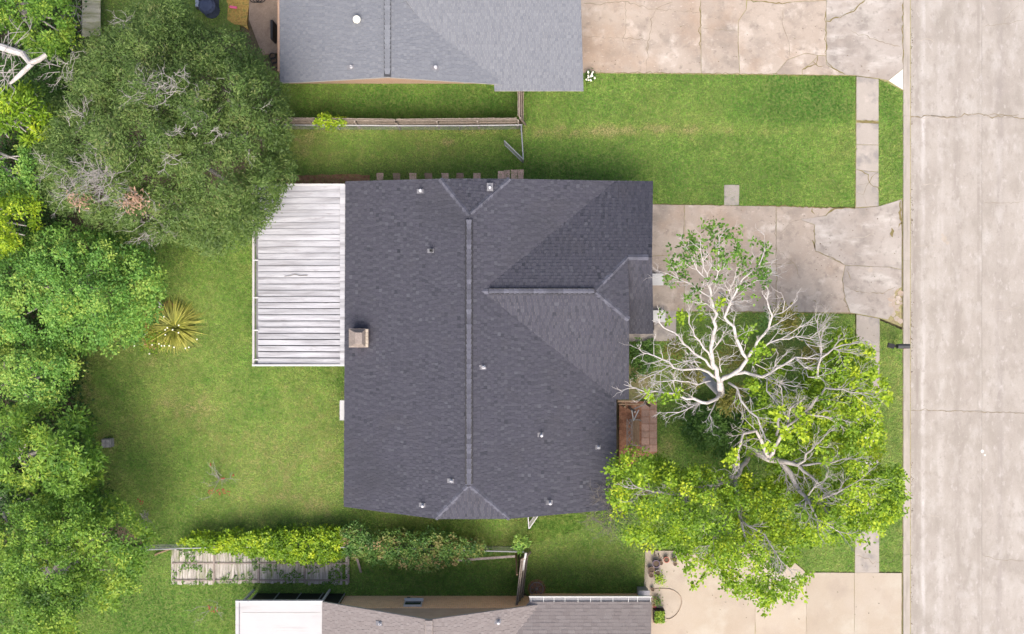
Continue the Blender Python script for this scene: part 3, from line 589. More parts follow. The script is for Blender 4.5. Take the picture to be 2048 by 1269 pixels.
for p in planes: shingle(sh, p, .175, .17)
tag(sh.build('shingles', M['sh_main'], roof), kind='stuff')
B0, B1 = P(938, 440, ZR), P(938, 968, ZR)
MB().bar(B0 + Vector((0, 0, .03)), B1 + Vector((0, 0, .03)), .34, .10).build('ridge_vent', M['black'], roof)
caps(roof, B0, B1, M['cap_main'], wd=.165, drop=.03, lift=.10)
V0, V1 = P(978, 583, zwr), P(1188, 583, zwr)
MB().bar(V0 + Vector((0, 0, .03)), V1 + Vector((0, 0, .03)), .30, .10).build('ridge_vent', M['black'], roof)
caps(roof, V0, V1, M['cap_main'], wd=.155, drop=.03, lift=.10)
for a, b in [(Nt[0], A0), (Nt[1], A0), (St[0], A1), (St[1], A1), (hp[1], R1), (hp[2], R1), (P(1256, 515, zg), P(1304, 515, zg)), (P(955, 583, zwr), V0)]:
    caps(roof, a, b, M['cap_main'], wd=.14, drop=.07, lift=.045)
for x, y, pl, k in [(842, 383, pw, 'hood'), (863, 502, pw, 'dark'), (903, 962, pw, 'pipe'), (846, 1010, pw, 'hood'), (967, 735, pe, 'pipe'), (1083, 870, pe, 'hood'), (1197, 895, pe, 'pipe'), (1100, 1005, pe, 'hood')]:
    roof_vent(roof, pl, x, y, .32, .055, k)
c = P(980, 377, 4.95); MB().box((c.x, c.y + .05, c.z + .06), (.3, .4, .02)).build('vent_flashing', M['lead'], roof); MB().lathe([(.1, -.1), (.06, .1), (.06, .3), (.04, .3)], c, 12).build('vent_pipe', M['pvc'], roof)
# walls
ov = .55
def wallbox(mb, pts, z0, z1): mb.prism(pts, z0, z1)
x0 = W_[0].x + ov; x1 = E_[1].x - .9; y0 = W_[5].y + .5; y1 = W_[0].y - .5
wl = MB(); wl.prism([(x0, y0), (x1 - .5, y0), (x1 - .5, sf[3].y + .4), (sf[3].x - .45, sf[3].y + .4), (sf[3].x - .45, gs[2].y + .45), (gs[1].x - .45, gs[2].y + .45), (gs[1].x - .45, y1), (x0, y1)], -.1, ZE - .05)
wl.build('wall', M['brick_main'], home)
gm = MB()
for yy in (y0 + .05, y1 - .05):
    zc = pw.z(872) - .35; xl, xr = pw.at(872, 0).x, pe.at(1020, 0).x
    gm.add([(x0 + .3, yy + s_ * .05, ZE - .1) for s_ in (-1, 1)] + [(E_[1].x - .6, yy + s_ * .05, ZE - .1) for s_ in (-1, 1)] + [(xr, yy + s_ * .05, zc) for s_ in (-1, 1)] + [(xl, yy + s_ * .05, zc) for s_ in (-1, 1)],
           [(0, 2, 4, 6), (1, 7, 5, 3), (0, 1, 3, 2), (2, 3, 5, 4), (4, 5, 7, 6), (6, 7, 1, 0)])
gx = gs[1].x - .5
gm.add([(gx - s_, gs[2].y + .5, ZE - .1) for s_ in (0, .1)] + [(gx - s_, nf2[1].y - .5, ZE - .1) for s_ in (0, .1)] + [(gx - s_, gs[1].y, zg - .35) for s_ in (0, .1)], [(0, 2, 4), (1, 5, 3), (0, 1, 3, 2), (2, 3, 5, 4), (4, 5, 1, 0)])
gx = sf[3].x - .5
gm.add([(gx - s_, sf[3].y + .5, ZE - .1) for s_ in (0, .1)] + [(gx - s_, sf[2].y, sf[2].z - .3) for s_ in (0, .1)] + [(gx - s_, nf[2].y, sf[2].z - .3) for s_ in (0, .1)] + [(gx - s_, nf[2].y + 1, ZE - .1) for s_ in (0, .1)], [(0, 2, 4, 6), (1, 7, 5, 3), (0, 1, 3, 2), (2, 3, 5, 4), (4, 5, 7, 6), (6, 7, 1, 0)])
gm.build('gable_wall', M['siding'], home)
# garage door on the street side, windows on the yard sides
gdx = gs[1].x - .44; gdy = (gs[2].y + nf2[1].y) / 2
gd = MB(); gd.box((gdx, gdy, 1.07), (.06, 4.9, 2.1)); gdo = gd.build('garage_door', M['white_paint'], home)
for k in range(4): MB().box((gdx + .04, gdy, .32 + k * .52), (.03, 4.7, .46)).build('panel', M['white_paint'], gdo)
for (wx, wy, rx) in [(x0 - .01, P(0, 900).y, 0), (x0 - .01, P(0, 640).y, 0)]:
    wf = MB().box((wx, wy, 1.5), (.08, 1.5, 1.2)).build('window', M['white_paint'], home); MB().box((wx - .03, wy, 1.5), (.05, 1.36, 1.06)).build('pane', M['glass'], wf)
# chimney: broad brick stack with sheet metal hood
cc = P(722, 676, pw.z(722)); zt = cc.z + 1.0
ch = MB().box((cc.x, cc.y, cc.z - .1), (.86, .86, 1.5)).build('chimney', M['paver_pink'], home); 
ct = P(724, 676, zt); top = MB().box((cc.x, cc.y, cc.z + .68), (.98, .94, .08)).build('cap', M['grey_wood'], ch)
hd = MB(); b_ = [(-.48, -.44), (.34, -.44), (.34, .44), (-.48, .44)]; t_ = [(-.12, -.28), (.22, -.28), (.22, .28), (-.12, .28)]
hd.add([(cc.x + a, cc.y + b, cc.z + .725) for a, b in b_] + [(cc.x + a, cc.y + b, cc.z + 1.02) for a, b in t_], [(4, 5, 6, 7), (0, 1, 5, 4), (1, 2, 6, 5), (2, 3, 7, 6), (3, 0, 4, 7), (3, 2, 1, 0)]).build('hood', M['grey_wood'], ch)
for k in range(5): MB().box((cc.x + .42, cc.y - .36 + k * .18, cc.z + .76), (.13, .165, .07)).build('brick', M['drive_new'], ch)

# --- white patio roof on the west side
pc = thing('patio_cover', 'white weathered panel patio roof with dark seams on the house back', 'patio cover', P(600, 550))
n = 29; ya, yb = 371.5, 729
for k in range(n):
    a = ya + (yb - ya) * k / n; b = ya + (yb - ya) * (k + 1) / n
    q = [P(516, a, 2.32), P(682, a, 2.56), P(682, b, 2.56), P(516, b, 2.32)]
    yt, yb_ = q[0].y - .015, q[2].y + .03; x0_, x1_ = q[0].x, q[1].x
    mb = MB()
    for (u0, u1, dz) in [(yt, yt - .045, .024), (yt - .05, yb_, .0)]:
        mb.add([(x0_, u0, 2.32 + dz), (x1_, u0, 2.56 + dz), (x1_, u1, 2.56 + dz), (x0_, u1, 2.32 + dz), (x0_, u0, 2.27), (x1_, u0, 2.51), (x1_, u1, 2.51), (x0_, u1, 2.27)],
               [(3, 2, 1, 0), (4, 5, 6, 7), (0, 1, 5, 4), (1, 2, 6, 5), (2, 3, 7, 6), (3, 0, 4, 7)])
    o = mb.build('roof_panel', M['white_metal'], pc)
b0, b1 = P(512, 370, 2.2), P(688, 731, 2.2)
MB().prism([(b0.x, b1.y), (b1.x, b1.y), (b1.x, b0.y), (b0.x, b0.y)], 2.10, 2.2).build('deck', M['lead'], pc)
f0, f1 = P(680, 370.5, 2.64), P(691, 730, 2.64); MB().prism([(f0.x, f1.y), (f1.x, f1.y), (f1.x, f0.y), (f0.x, f0.y)], 2.5, 2.645).build('flashing', M['white_metal'], pc)
MB().bar(P(507.5, 370, 2.3), P(507.5, 731, 2.3), .11, .18).build('gutter', M['trim_pale'], pc)
MB().bar(P(505, 731, 2.38), P(690, 731, 2.58), .09, .16).build('edge_beam', M['white_paint'], pc); MB().bar(P(505, 370, 2.38), P(690, 370, 2.58), .09, .16).build('edge_beam', M['white_paint'], pc)
for y in (405, 521, 596, 661, 720): MB().bar(P(506, y, 2.40), P(517, y, 2.42), .06, .04).build('hanger', M['white_paint'], pc)
for y in (374, 490, 610, 727):
    p = P(509, y, 2.2); MB().box((p.x, p.y, 1.08), (.1, .1, 2.2)).build('post', M['white_paint'], pc)
for pts in [[(640, 480), (612, 551), (600, 552)], ]:
    pass
tw = MB(); tw.tube([P(569, 553, 2.47), P(580, 552, 2.48), P(590, 549, 2.49), (P(600, 552, 2.5)), P(615, 551, 2.5)], .018, 5)
tag(tw.build('stick', M['twig_dark']), 'thin fallen twig lying on the white patio roof', 'twig')
ac = thing('window_unit', 'white window air conditioner sticking out of the west wall', 'air conditioner', P(690, 820, 0))
a_ = P(686, 821, 1.35); MB().box((a_.x + .22, a_.y, 1.15), (.75, 1.05, .5)).build('body', M['white_paint'], ac); MB().box((a_.x - .17, a_.y, 1.15), (.03, .9, .4)).build('grille', M['lead'], ac); MB().box((a_.x + .1, a_.y, .45), (.06, .06, .92)).build('bracket', M['galv'], ac)

# --- pale blue-grey roofed neighbour (north)
ZN = 4.0
nh = thing('house', 'brick house under the pale blue-grey shingle roof at the top', 'house', P(850, 20))
qw = Pl('x', 558, ZE, 775, ZN); qe = Pl('x', 1012, ZE, 775, ZN); qs = Pl('y', 182, 2.62, -60, 4.35)
top_ = -260
nW = [qw.at(558, top_), P(775, top_, ZN), P(775, 155, ZN), qw.at(600, 166), qw.at(560, 166)]
nE = [P(775, top_, ZN), qe.at(1012, top_), qe.at(1012, 170), P(775, 155, ZN)]
ZWN = qs.z(-20); nS = [qs.at(770, -60), qs.at(1160, -60), qs.at(1166.6, 168), qs.at(988, 168), qs.at(840, 40)]
nS2 = [qs.at(988, 168), qs.at(1166.6, 168), qs.at(1167, 182), qs.at(989, 182)]
nN = [qs.at(1160, -60), qs.at(770, -60), P(770, -270, 2.7), P(1155, -270, 2.7)]
dk = MB()
nW[3] = qw.at(600, 165)
for p in (nW, nE, nS, nN, nS2): dk.slab3([Vector(q) for q in p], .13)
nroof = dk.build('roof', M['trim_pale'], nh); sh = MB()
for p in (nW, nE, nS, nN, nS2): shingle(sh, p, .15, .18)
tag(sh.build('shingles', M['sh_north'], nroof), kind='stuff')
B0, B1 = P(775, -200, ZN), P(775, 154, ZN); MB().bar(B0 + Vector((0, 0, .02)), B1 + Vector((0, 0, .02)), .33, .08).build('ridge_vent', M['dark_metal'], nroof); caps(nroof, B0, B1, M['cap_north'], wd=.16, drop=.02, lift=.08)
roof_vent(nroof, qw, 715, 42, .1, .05, 'turbine'); roof_vent(nroof, qw, 703, 135, .25, .05, 'pipe'); roof_vent(nroof, qe, 872, 137, .25, .06, 'hood')
wy = P(0, 168).y; wx0 = P(572, 0).x + .2; wx1 = P(1130, 0).x
wl = MB(); wl.prism([(wx0, wy), (wx1, wy), (wx1, wy + 12), (wx0, wy + 12)], -.1, ZE - .1)
rg = P(775, 0, ZN).x
wl.add([(wx0, wy + .01, ZE - .11), (qe.at(1000, 0).x, wy + .01, ZE - .11), (rg, wy + .01, ZN - .14), (wx0, wy + .2, ZE - .11), (qe.at(1000, 0).x, wy + .2, ZE - .11), (rg, wy + .2, ZN - .14)], [(0, 1, 2), (5, 4, 3), (0, 2, 5, 3), (1, 4, 5, 2)])
wl.build('wall', M['brick_pink'], nh)
p = P(944, 168); MB().box((p.x, wy - .05, 1.1), (.22, .12, .3)).build('meter_box', M['dark_metal'], nh); p = P(760, 160, 2.9); MB().box((p.x, wy - .03, 2.9), (.35, .06, .25)).build('gable_vent', M['dark_metal'], nh)
p = P(935, 168); MB().box((p.x - .1, wy - .02, .35), (.16, .04, .16)).build('outlet', M['white_paint'], nh)

# --- taupe roofed neighbour (south)
ZS_ = 5.25
sho = thing('house', 'tan brick house under the taupe shingle roof at the bottom', 'house', P(900, 1300))
rw = Pl('x', 640, ZE, 858, ZS_); re = Pl('x', 1075, ZE, 858, ZS_); rn = Pl('y', 1204, 2.62, 1440, 4.8)
bot = 1560
sW = [rw.at(645, 1204), P(858, 1240, ZS_), P(858, bot, ZS_), rw.at(640, bot)]
sE = [P(858, 1240, ZS_), re.at(1075, 1210), re.at(1075, bot), P(858, bot, ZS_)]
sN = [rn.at(1060, 1204), rn.at(1303, 1204), rn.at(1300, 1440), rn.at(900, 1440), rn.at(900, 1380)]
dk = MB()
for p in (sW, sE, sN): dk.slab3([Vector(q) for q in p], .13)
sroof = dk.build('roof', M['trim_pale'], sho); sh = MB()
for p in (sW, sE): shingle(sh, p, .16, .2)
shingle(sh, sN, .175, .4, .008)
tag(sh.build('shingles', M['sh_south'], sroof), kind='stuff')
B0, B1 = P(858, 1241, ZS_), P(858, 1550, ZS_); MB().bar(B0, B1, .36, .1).build('ridge_vent', M['grey_wood'], sroof); caps(sroof, B0, B1, M['cap_south'], wd=.17, drop=.02, lift=.07)
roof_vent(sroof, rw, 760, 1247, .2, .05, 'pipe'); roof_vent(sroof, re, 997, 1243, .25, .06, 'hood')
wy = P(0, 1192).y; wx0 = P(690, 0).x; wx1 = P(1290, 0, 1).x
wl = MB(); wl.prism([(wx0, wy), (P(1060, 0).x, wy), (P(1060, 0).x, P(0, 1200, 2.6).y - .45), (wx1, P(0, 1200, 2.6).y - .45), (wx1, wy - 12), (wx0, wy - 12)], -.1, 2.05)
wl.build('wall', M['brick_tan'], sho)
rg = P(858, 0, ZS_).x; xl = wx0 - .6; xr = re.at(1062, 0).x
g = MB(); g.prism([(wx0, wy - .03), (P(1060, 0).x, wy - .03), (P(1060, 0).x, wy - 1), (wx0, wy - 1)], 2.052, 2.55)
g.add([(xl, wy - .032, 2.553), (xr, wy - .032, 2.553), (rg, wy - .032, ZS_ - .16), (xl, wy - .25, 2.553), (xr, wy - .25, 2.553), (rg, wy - .25, ZS_ - .16)], [(0, 2, 1), (5, 3, 4), (0, 3, 5, 2), (1, 2, 5, 4)])
g.build('gable_wall', M['siding'], sho)
p = P(826, 1212, 1.6); wf = MB().box((p.x, wy + .03, 1.5), (.95, .12, .75)).build('window', M['white_paint'], sho)
MB().box((p.x, wy + .08, 1.55), (.82, .05, .5)).build('pane', M['glass'], wf); MB().box((p.x, wy + .12, 1.12), (1.0, .2, .05)).build('sill', M['white_paint'], wf)
p = P(820, 1205); MB().box((p.x, wy + .06, .7), (.16, .12, .2)).build('wall_vent', M['dark_metal'], sho)
gu = MB(); g0, g1 = P(1058, 1193, 2.6), P(1303, 1193, 2.6); gyi = P(0, 1204, 2.6).y
gu.box(((g0.x + g1.x) / 2, g0.y - .02, 2.58), (g1.x - g0.x, .05, .14)); 
gt = gu.build('gutter', M['white_paint'], sho)
MB().box(((g0.x + g1.x) / 2, (g0.y + gyi) / 2 - .02, 2.53), (g1.x - g0.x - .04, g0.y - gyi - .02, .04)).build('trough', M['lead'], gt)
for x in (1062, 1087, 1108, 1130, 1156, 1181, 1202, 1226, 1257, 1275, 1301): q = P(x, 1198, 2.63); MB().box((q.x, (g0.y + gyi) / 2, 2.63), (.025, g0.y - gyi, .02)).build('gutter_strap', M['white_paint'], gt)
sp = thing('patio_cover', 'flat bright white patio roof at the bottom beside the taupe roof', 'patio cover', P(555, 1280))
q0, q1 = P(471, 1201, 2.72), P(646, 1480, 2.72)
MB().prism([(q0.x, q1.y), (q1.x, q1.y), (q1.x, q0.y), (q0.x, q0.y)], 2.6, 2.72).build('roof_sheet', M['white_roof'], sp)
MB().box((q0.x + .2, (q0.y + q1.y) / 2, 2.735), (.04, q0.y - q1.y, .03)).build('edge_bead', M['lead'], sp); MB().box(((q0.x + q1.x) / 2, q0.y - .06, 2.735), (q1.x - q0.x, .06, .05)).build('edge_trim', M['white_paint'], sp)
for y in (1226, 1290): MB().box(((q0.x + q1.x) / 2 + .1, P(0, y, 2.72).y, 2.725), (q1.x - q0.x - .5, .03, .015)).build('seam', M['trim_pale'], sp)
wyy = P(0, 1188).y; sx0, sx1 = P(515, 0).x, P(690, 0).x
sc = MB().box(((sx0 + sx1) / 2, wyy, 1.25), (sx1 - sx0, .06, 2.5)).build('screen', M['black'], sp)
for k in range(5): MB().box((sx0 + (sx1 - sx0) * k / 4, wyy + .04, 1.25), (.05, .05, 2.5)).build('mullion', M['galv'], sc)
for x in (480, 640): q = P(x, 1206, 2.6); MB().box((q.x, q.y - .1, 1.3), (.1, .1, 2.6)).build('post', M['white_paint'], sp)

# ------------------------------------------------------------------ fences and gates
def fence_boards(root, a, b, h, m, wd=.14, lean=(0, 0), back=1):
    a, b = Vector(a), Vector(b); L = (b - a).length; d = (b - a).normalized(); n = int(L / wd); side = Vector((-d.y, d.x, 0)) * back
    me = None; lv = Vector((lean[0], lean[1], 0)); off = WL[root.name]
    for k in range(n):
        if me is None:
            mb = MB(); e = d * wd * .47; t = side * .02; zt = h
            vs = [(-e - t), (e - t), (e + t), (-e + t)]; vs = vs + [v * 1.0 + lv + Vector((0, 0, zt)) for v in vs]
            mb.add(vs, [(3, 2, 1, 0), (4, 5, 6, 7), (0, 1, 5, 4), (1, 2, 6, 5), (2, 3, 7, 6), (3, 0, 4, 7)])
            me = bpy.data.meshes.new('picket'); me.from_pydata(mb.v, [], mb.f); me.materials.append(m)
        o = bpy.data.objects.new('picket', me); put(o, root); p = a + d * (k + .5) * wd - off + Vector((random.gauss(0, .004), random.gauss(0, .004), random.gauss(0, .02))); o.location = p
    for zf in (.18, .55, .93):
        s_ = side * .06; MB().bar(a + s_ + lv * zf + Vector((0, 0, h * zf)), b + s_ + lv * zf + Vector((0, 0, h * zf)), .045, .085).build('rail', m, root)
    k = max(1, int(round(L / 2.4)))
    for i in range(k + 1):
        p = a + d * (L * i / k) + side * .13; MB().bar(p, p + lv + Vector((0, 0, h * .97)), .09, .09).build('post', m, root)
fn = thing('wooden_fence', 'weathered picket fence along the strip north of the side yard', 'fence', P(800, 252))
fence_boards(fn, P(560, 250), P(800, 253), 1.8, M['old_wood'], back=-1); fence_boards(fn, P(800, 253), P(1036, 251), 1.8, M['old_wood'], back=-1)
fe = thing('wooden_fence', 'short leaning picket fence joining the pale blue-grey roofed house', 'fence', P(1047, 215))
fence_boards(fe, P(1046, 168), P(1046, 250), 1.75, M['old_wood'], lean=(-.28, 0), back=1)
def link_fence(root, pts, h, m, name_mesh='chain_mesh'):
    for i, p in enumerate(pts):
        q = Vector(p); MB().tube([q, q + Vector((0, 0, h + .05))], .035, 8).build('post', m, root)
    for a, b in zip(pts, pts[1:]):
        a, b = Vector(a), Vector(b); MB().tube([a + Vector((0, 0, h)), b + Vector((0, 0, h))], .035, 8).build('top_rail', m, root)
        L = (b - a).length; d = (b - a).normalized(); mb = MB(); k = int((L + h) / .16)
        for i in range(k):
            for sg in (1, -1):
                s0 = i * .16 - h; u0, u1 = max(0, s0), min(L, s0 + h)
                if u1 - u0 < .05: continue
                z0, z1 = u0 - s0, u1 - s0
                if sg < 0: z0, z1 = h - z0, h - z1
                mb.bar(a + d * u0 + Vector((0, 0, z0)), a + d * u1 + Vector((0, 0, z1)), .006, .006)
        tag(mb.build(name_mesh, m, root), kind='stuff')
lf = thing('chain_link_fence', 'grey chain link fence with pipe rail running beside the wooden fence', 'fence', P(800, 258))
link_fence(lf, [P(560, 259), P(680, 259.5), P(800, 260.5), P(920, 260.5), P(1043, 259)], 1.15, M['galv'])
lg = thing('chain_link_fence', 'short grey chain link fence across the side yard end', 'fence', P(1046, 290))
link_fence(lg, [P(1042, 262), P(1046, 326)], 1.15, M['galv'])
def gate(label, a, b, h, m):
    t = thing('gate', label, 'gate', a); a, b = Vector(a), Vector(b); z = Vector((0, 0, 1))
    MB().tube([a + z * .08, a + z * h, b + z * h, b + z * .08, a + z * .08], .028, 8).build('frame', m, t)
    mb = MB(); L = (b - a).length; d = (b - a).normalized()
    for i in range(int((L + h) / .16)):
        for sg in (1, -1):
            s0 = i * .16 - h; u0, u1 = max(0, s0), min(L, s0 + h)
            if u1 - u0 < .05: continue
            z0, z1 = u0 - s0, u1 - s0
            if sg < 0: z0, z1 = h - z0, h - z1
            mb.bar(a + d * u0 + z * z0, a + d * u1 + z * z1, .006, .006)
    tag(mb.build('chain_mesh', m, t), kind='stuff'); return t
gate('grey chain link gate standing open over the side yard grass', P(1045, 325), P(1009, 290), 1.15, M['galv'])
g2 = gate('white painted gate standing open at the south eave of the charcoal roof', P(1058, 1047), P(1078, 1018), 1.2, M['white_paint'])
MB().tube([P(1055, 1018) + Vector((0, 0, 1.2)), P(1057, 1047) + Vector((0, 0, 1.2)), P(1057, 1047) + Vector((0, 0, .02))], .03, 8).build('gate_stop', M['white_paint'], g2)
# fence pieces on the south side
lh = thing('chain_link_fence', 'old chain link fence inside the vine along the south boundary', 'fence', P(640, 1096))
link_fence(lh, [P(295, 1090), P(440, 1085), P(600, 1083), P(760, 1086), P(900, 1090), P(1046, 1094)], 1.1, M['galv'])
sr = MB().tube([P(310, 1110, .05), P(318, 1106, .2), P(345, 1097, .4)], .05, 6).build('fallen_branch', M['brown_wood']); tag(sr, 'brown broken branch against the fence rail by the left tree', 'branch')
for i, (xa, xb, d) in enumerate([(343, 428, 'western fallen fence panel lying on the grass, greenest at its west edge'), (429, 517, 'second fallen fence panel from the west lying on the grass'), (518, 609, 'third fallen fence panel from the west half under the vine'), (610, 697, 'eastern fallen fence panel lying flat under the vine edge')]):
    t = thing('fallen_fence', d, 'fallen fence', P((xa + xb) / 2, 1130), 'fallen fence panels on the grass'); k = 15; wdp = (xb - xa) / k; me = None
    for j in range(k):
        if random.random() < .05: continue
        a, b = P(xa + wdp * (j + .04), 1098 + random.uniform(-3, 3)), P(xa + wdp * (j + .95), 1167 + random.uniform(-2, 2))
        if me is None:
            o = MB().box(((a.x + b.x) / 2, (a.y + b.y) / 2, .06), (b.x - a.x, a.y - b.y, .025)).build('picket', M['flat_wood'], t); me = o; xbase = (a.x + b.x) / 2
        else:
            o = me.copy(); COL.objects.link(o); o.location = ((a.x + b.x) / 2 - xbase, random.uniform(-.05, .05), random.uniform(0, .012)); o.rotation_euler = (0, 0, random.gauss(0, .006))
    for y in (1127, 1161): MB().bar(P(xa + 1, y, .105), P(xb - 1, y, .105), .085, .05).build('rail', M['grey_wood'], t)
    MB().bar(P(xb, 1096, .115), P(xb, 1166, .115), .10, .06).build('post', M['grey_wood'], t)
wd_ = RNG.random((4200, 2)) * [360, 76] + [341, 1094]; wd_ = wd_[vnoise(wd_[:, 0], wd_[:, 1], 1 / 16., 91) * .6 + vnoise(wd_[:, 0], wd_[:, 1] * .4, 1 / 6., 92) * .5 > .58]
WEEDS = wd_
ff = thing('wooden_fence', 'leaning weathered fence between the tan brick house and the corner grass', 'fence', P(1050, 1150))
fence_boards(ff, P(1056, 1104), P(1044, 1208), 1.7, M['old_wood'], lean=(-.38, .05), back=1)
pp_ = MB().bar(P(1032, 1108, 0), P(1034, 1150, 1.5), .09, .09).build('leaning_post', M['brown_wood'], ff)
o = MB().tube([P(1052, 1106, 1.75), P(1048, 1125, 1.5), P(1046, 1140, 1.2)], .06, 6).build('pale_board', M['white_paint'], ff)
tag(MB().bar(P(712, 1110, .5), P(722, 1145, .05), .12, .06).build('loose_board', M['grey_wood']), 'single grey board leaning out of the vine', 'board')
tag(MB().bar(P(915, 1121, .9), P(1030, 1113, 1.2), .12, .05).build('fence_rail', M['grey_wood']), 'weathered wooden rail emerging from the east end of the vine', 'rail')
mf = thing('wooden_fence', 'mossy green fence section top left', 'fence', P(183, 30))
for k in range(14):
    y = -60 + k * 9.6; a = P(183, y + 4.8, .9)
    MB().box((a.x, a.y, .9), (.92, .25, .06), 0, ('Y', .12)).build('board', M['mossy_wood'], mf)
for x in (170, 196): q = P(x, 10, .8); MB().bar(P(x, -60, .8), P(x, 74, .8), .09, .09).build('rail', M['grey_wood'], mf)
for y in (-50, 12, 70): q = P(183, y, .8); MB().box((q.x, q.y, .4), (.1, .1, .82)).build('post', M['grey_wood'], mf)

# ------------------------------------------------------------------ trees and plants
def leaves(name, C, D, m, parent, L, Wd, tone, seed=0):
    r = np.random.default_rng(seed); n = len(C)
    a = D / (np.linalg.norm(D, axis=1, keepdims=True) + 1e-9)
    up = np.tile([0, 0, 1.], (n, 1)) + r.normal(0, .45, (n, 3)); b = np.cross(a, up); b /= (np.linalg.norm(b, axis=1, keepdims=True) + 1e-9)
    l = (L * r.uniform(.65, 1.3, n))[:, None]; wv = (Wd * r.uniform(.7, 1.3, n))[:, None]
    co = np.stack([C - a * l / 2, C + b * wv / 2 + a * l * .08, C + a * l / 2, C - b * wv / 2 + a * l * .08], 1)
    o = fast_mesh(name, co, 4, m, parent, {'tone': np.clip(tone, 0, 1)}); o['kind'] = 'stuff'; return o
def grid_pts(polys, step, seed, drop=.1):
    r = np.random.default_rng(seed); out = []
    for poly in polys:
        q = np.array(poly, float); lo, hi = q.min(0), q.max(0); xs = np.arange(lo[0], hi[0], step); ys = np.arange(lo[1], hi[1], step * .87)
        g = np.array([(x + (step / 2 if j % 2 else 0), y) for j, y in enumerate(ys) for x in xs]); g += r.normal(0, step * .28, g.shape)
        g = g[inside(g, poly)]; g = g[r.random(len(g)) > drop]; d = edge_dist(g, poly); out.append(np.column_stack([g, d / max(d.max(), 1)]))
    return np.concatenate(out)
def crown(name, parent, polys, zlo, ztop, m, step=17, rc=.42, nl=34, L=.19, Wd=.11, seed=1, drop=.1, tb=.45, tv=.14, layers=2, bump=.55, flat=.65, fine=False, gap=.24, gapsc=26.):
    r = np.random.default_rng(seed); g = grid_pts(polys, step, seed, drop)
    if gap: g = g[vnoise(g[:, 0], g[:, 1], 1 / gapsc, seed + 77) > gap]
    allC, allD, allT = [], [], []
    for ly in range(layers):
        t = np.clip(g[:, 2] * 1.25, 0, 1); n = len(g)
        lump = vnoise(g[:, 0], g[:, 1], 1 / 55., seed + 50)
        z = zlo + (ztop - zlo) * np.sqrt(np.maximum(0, 1 - (1 - t) ** 2)) * (.66 + .5 * lump) + (vnoise(g[:, 0], g[:, 1], 1 / 24., seed + 51) - .5) * 2.4 * bump + r.normal(0, bump * .7, n) - ly * 1.3
        z = np.maximum(z, .25); pt = g[:, :2] + (r.normal(0, step * .4, (n, 2)) if ly else 0)
        C = unproj(pt, z); rr = rc * r.uniform(.65, 1.35, n); ct = tb + r.normal(0, tv, n) + (vnoise(pt[:, 0], pt[:, 1], 1 / 60., seed + 9) - .5) * .3
        k = nl if ly == 0 else nl // 2
        d = r.normal(0, 1, (n, k, 3)); d /= np.linalg.norm(d, axis=2, keepdims=True); d[:, :, 2] = np.where(d[:, :, 2] < -.25, -d[:, :, 2], d[:, :, 2])
        pos = C[:, None] + d * (rr[:, None, None] * r.uniform(.45, 1.05, (n, k, 1))) * np.array([1, 1, flat])
        ax = d * np.array([1, 1, .35]) + r.normal(0, .35, (n, k, 3))
        if fine:
            cen = np.array([np.mean([p[0] for p in polys[0]]), np.mean([p[1] for p in polys[0]])]); rad = pt - cen; rad = rad / (np.linalg.norm(rad, axis=1, keepdims=True) + 1e-6)
            fl = np.stack([rad[:, 0], -rad[:, 1], np.full(n, .05)], 1) * .5 + np.stack([vnoise(pt[:, 0], pt[:, 1], 1 / 17., 5) - .5, vnoise(pt[:, 0], pt[:, 1], 1 / 17., 6) - .5, np.zeros(n)], 1) * 3
            ax = fl[:, None] + r.normal(0, .8, (n, k, 3)) * np.array([1, 1, .7])
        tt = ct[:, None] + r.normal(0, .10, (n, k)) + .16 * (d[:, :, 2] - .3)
        allC.append(pos.reshape(-1, 3)); allD.append(ax.reshape(-1, 3)); allT.append(tt.ravel())
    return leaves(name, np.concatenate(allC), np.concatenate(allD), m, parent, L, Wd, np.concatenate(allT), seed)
def twig(mb, p, d, L, r, depth, rnd, n=4, kids=3, zf=.25):
    m = max(3, int(L / .22)); pts = [Vector(p)]; d = Vector(d).normalized()
    for i in range(m):
        d = (d + Vector((rnd.gauss(0, .17), rnd.gauss(0, .17), rnd.gauss(0, .10)))).normalized(); pts.append(pts[-1] + d * L / m)
    mb.tube(pts, [r * (1 - .65 * i / m) for i in range(m + 1)], n)
    if depth > 0:
        for k in range(kids):
            i = rnd.randint(max(1, m // 4), m); a = rnd.choice([-1, 1]) * rnd.uniform(.35, .95); q = pts[i]
            dd = Matrix.Rotation(a, 3, 'Z') @ d; dd.z += rnd.uniform(-.1, zf); twig(mb, q, dd, L * rnd.uniform(.42, .72), r * .6, depth - 1, rnd, n, kids, zf)
    return pts
def trunk(parent, base_px, zt, r, m, targets=(), sides=8):
    b = P(*base_px); t = P(*base_px, 0); topp = Vector((b.x, b.y, zt))
    MB().tube([b - Vector((0, 0, .1)), b + Vector((.05, .02, zt * .3)), topp], [r * 1.35, r, r * .75], sides).build('trunk', m, parent)
    for k, (px, py, z) in enumerate(targets):
        e = P(px, py, z); mid = topp.lerp(e, .5) + Vector((random.gauss(0, .2), random.gauss(0, .2), .3))
        MB().tube([topp - Vector((0, 0, .3)), mid, e], [r * .55, r * .36, r * .12], 6).build('limb', m, parent)

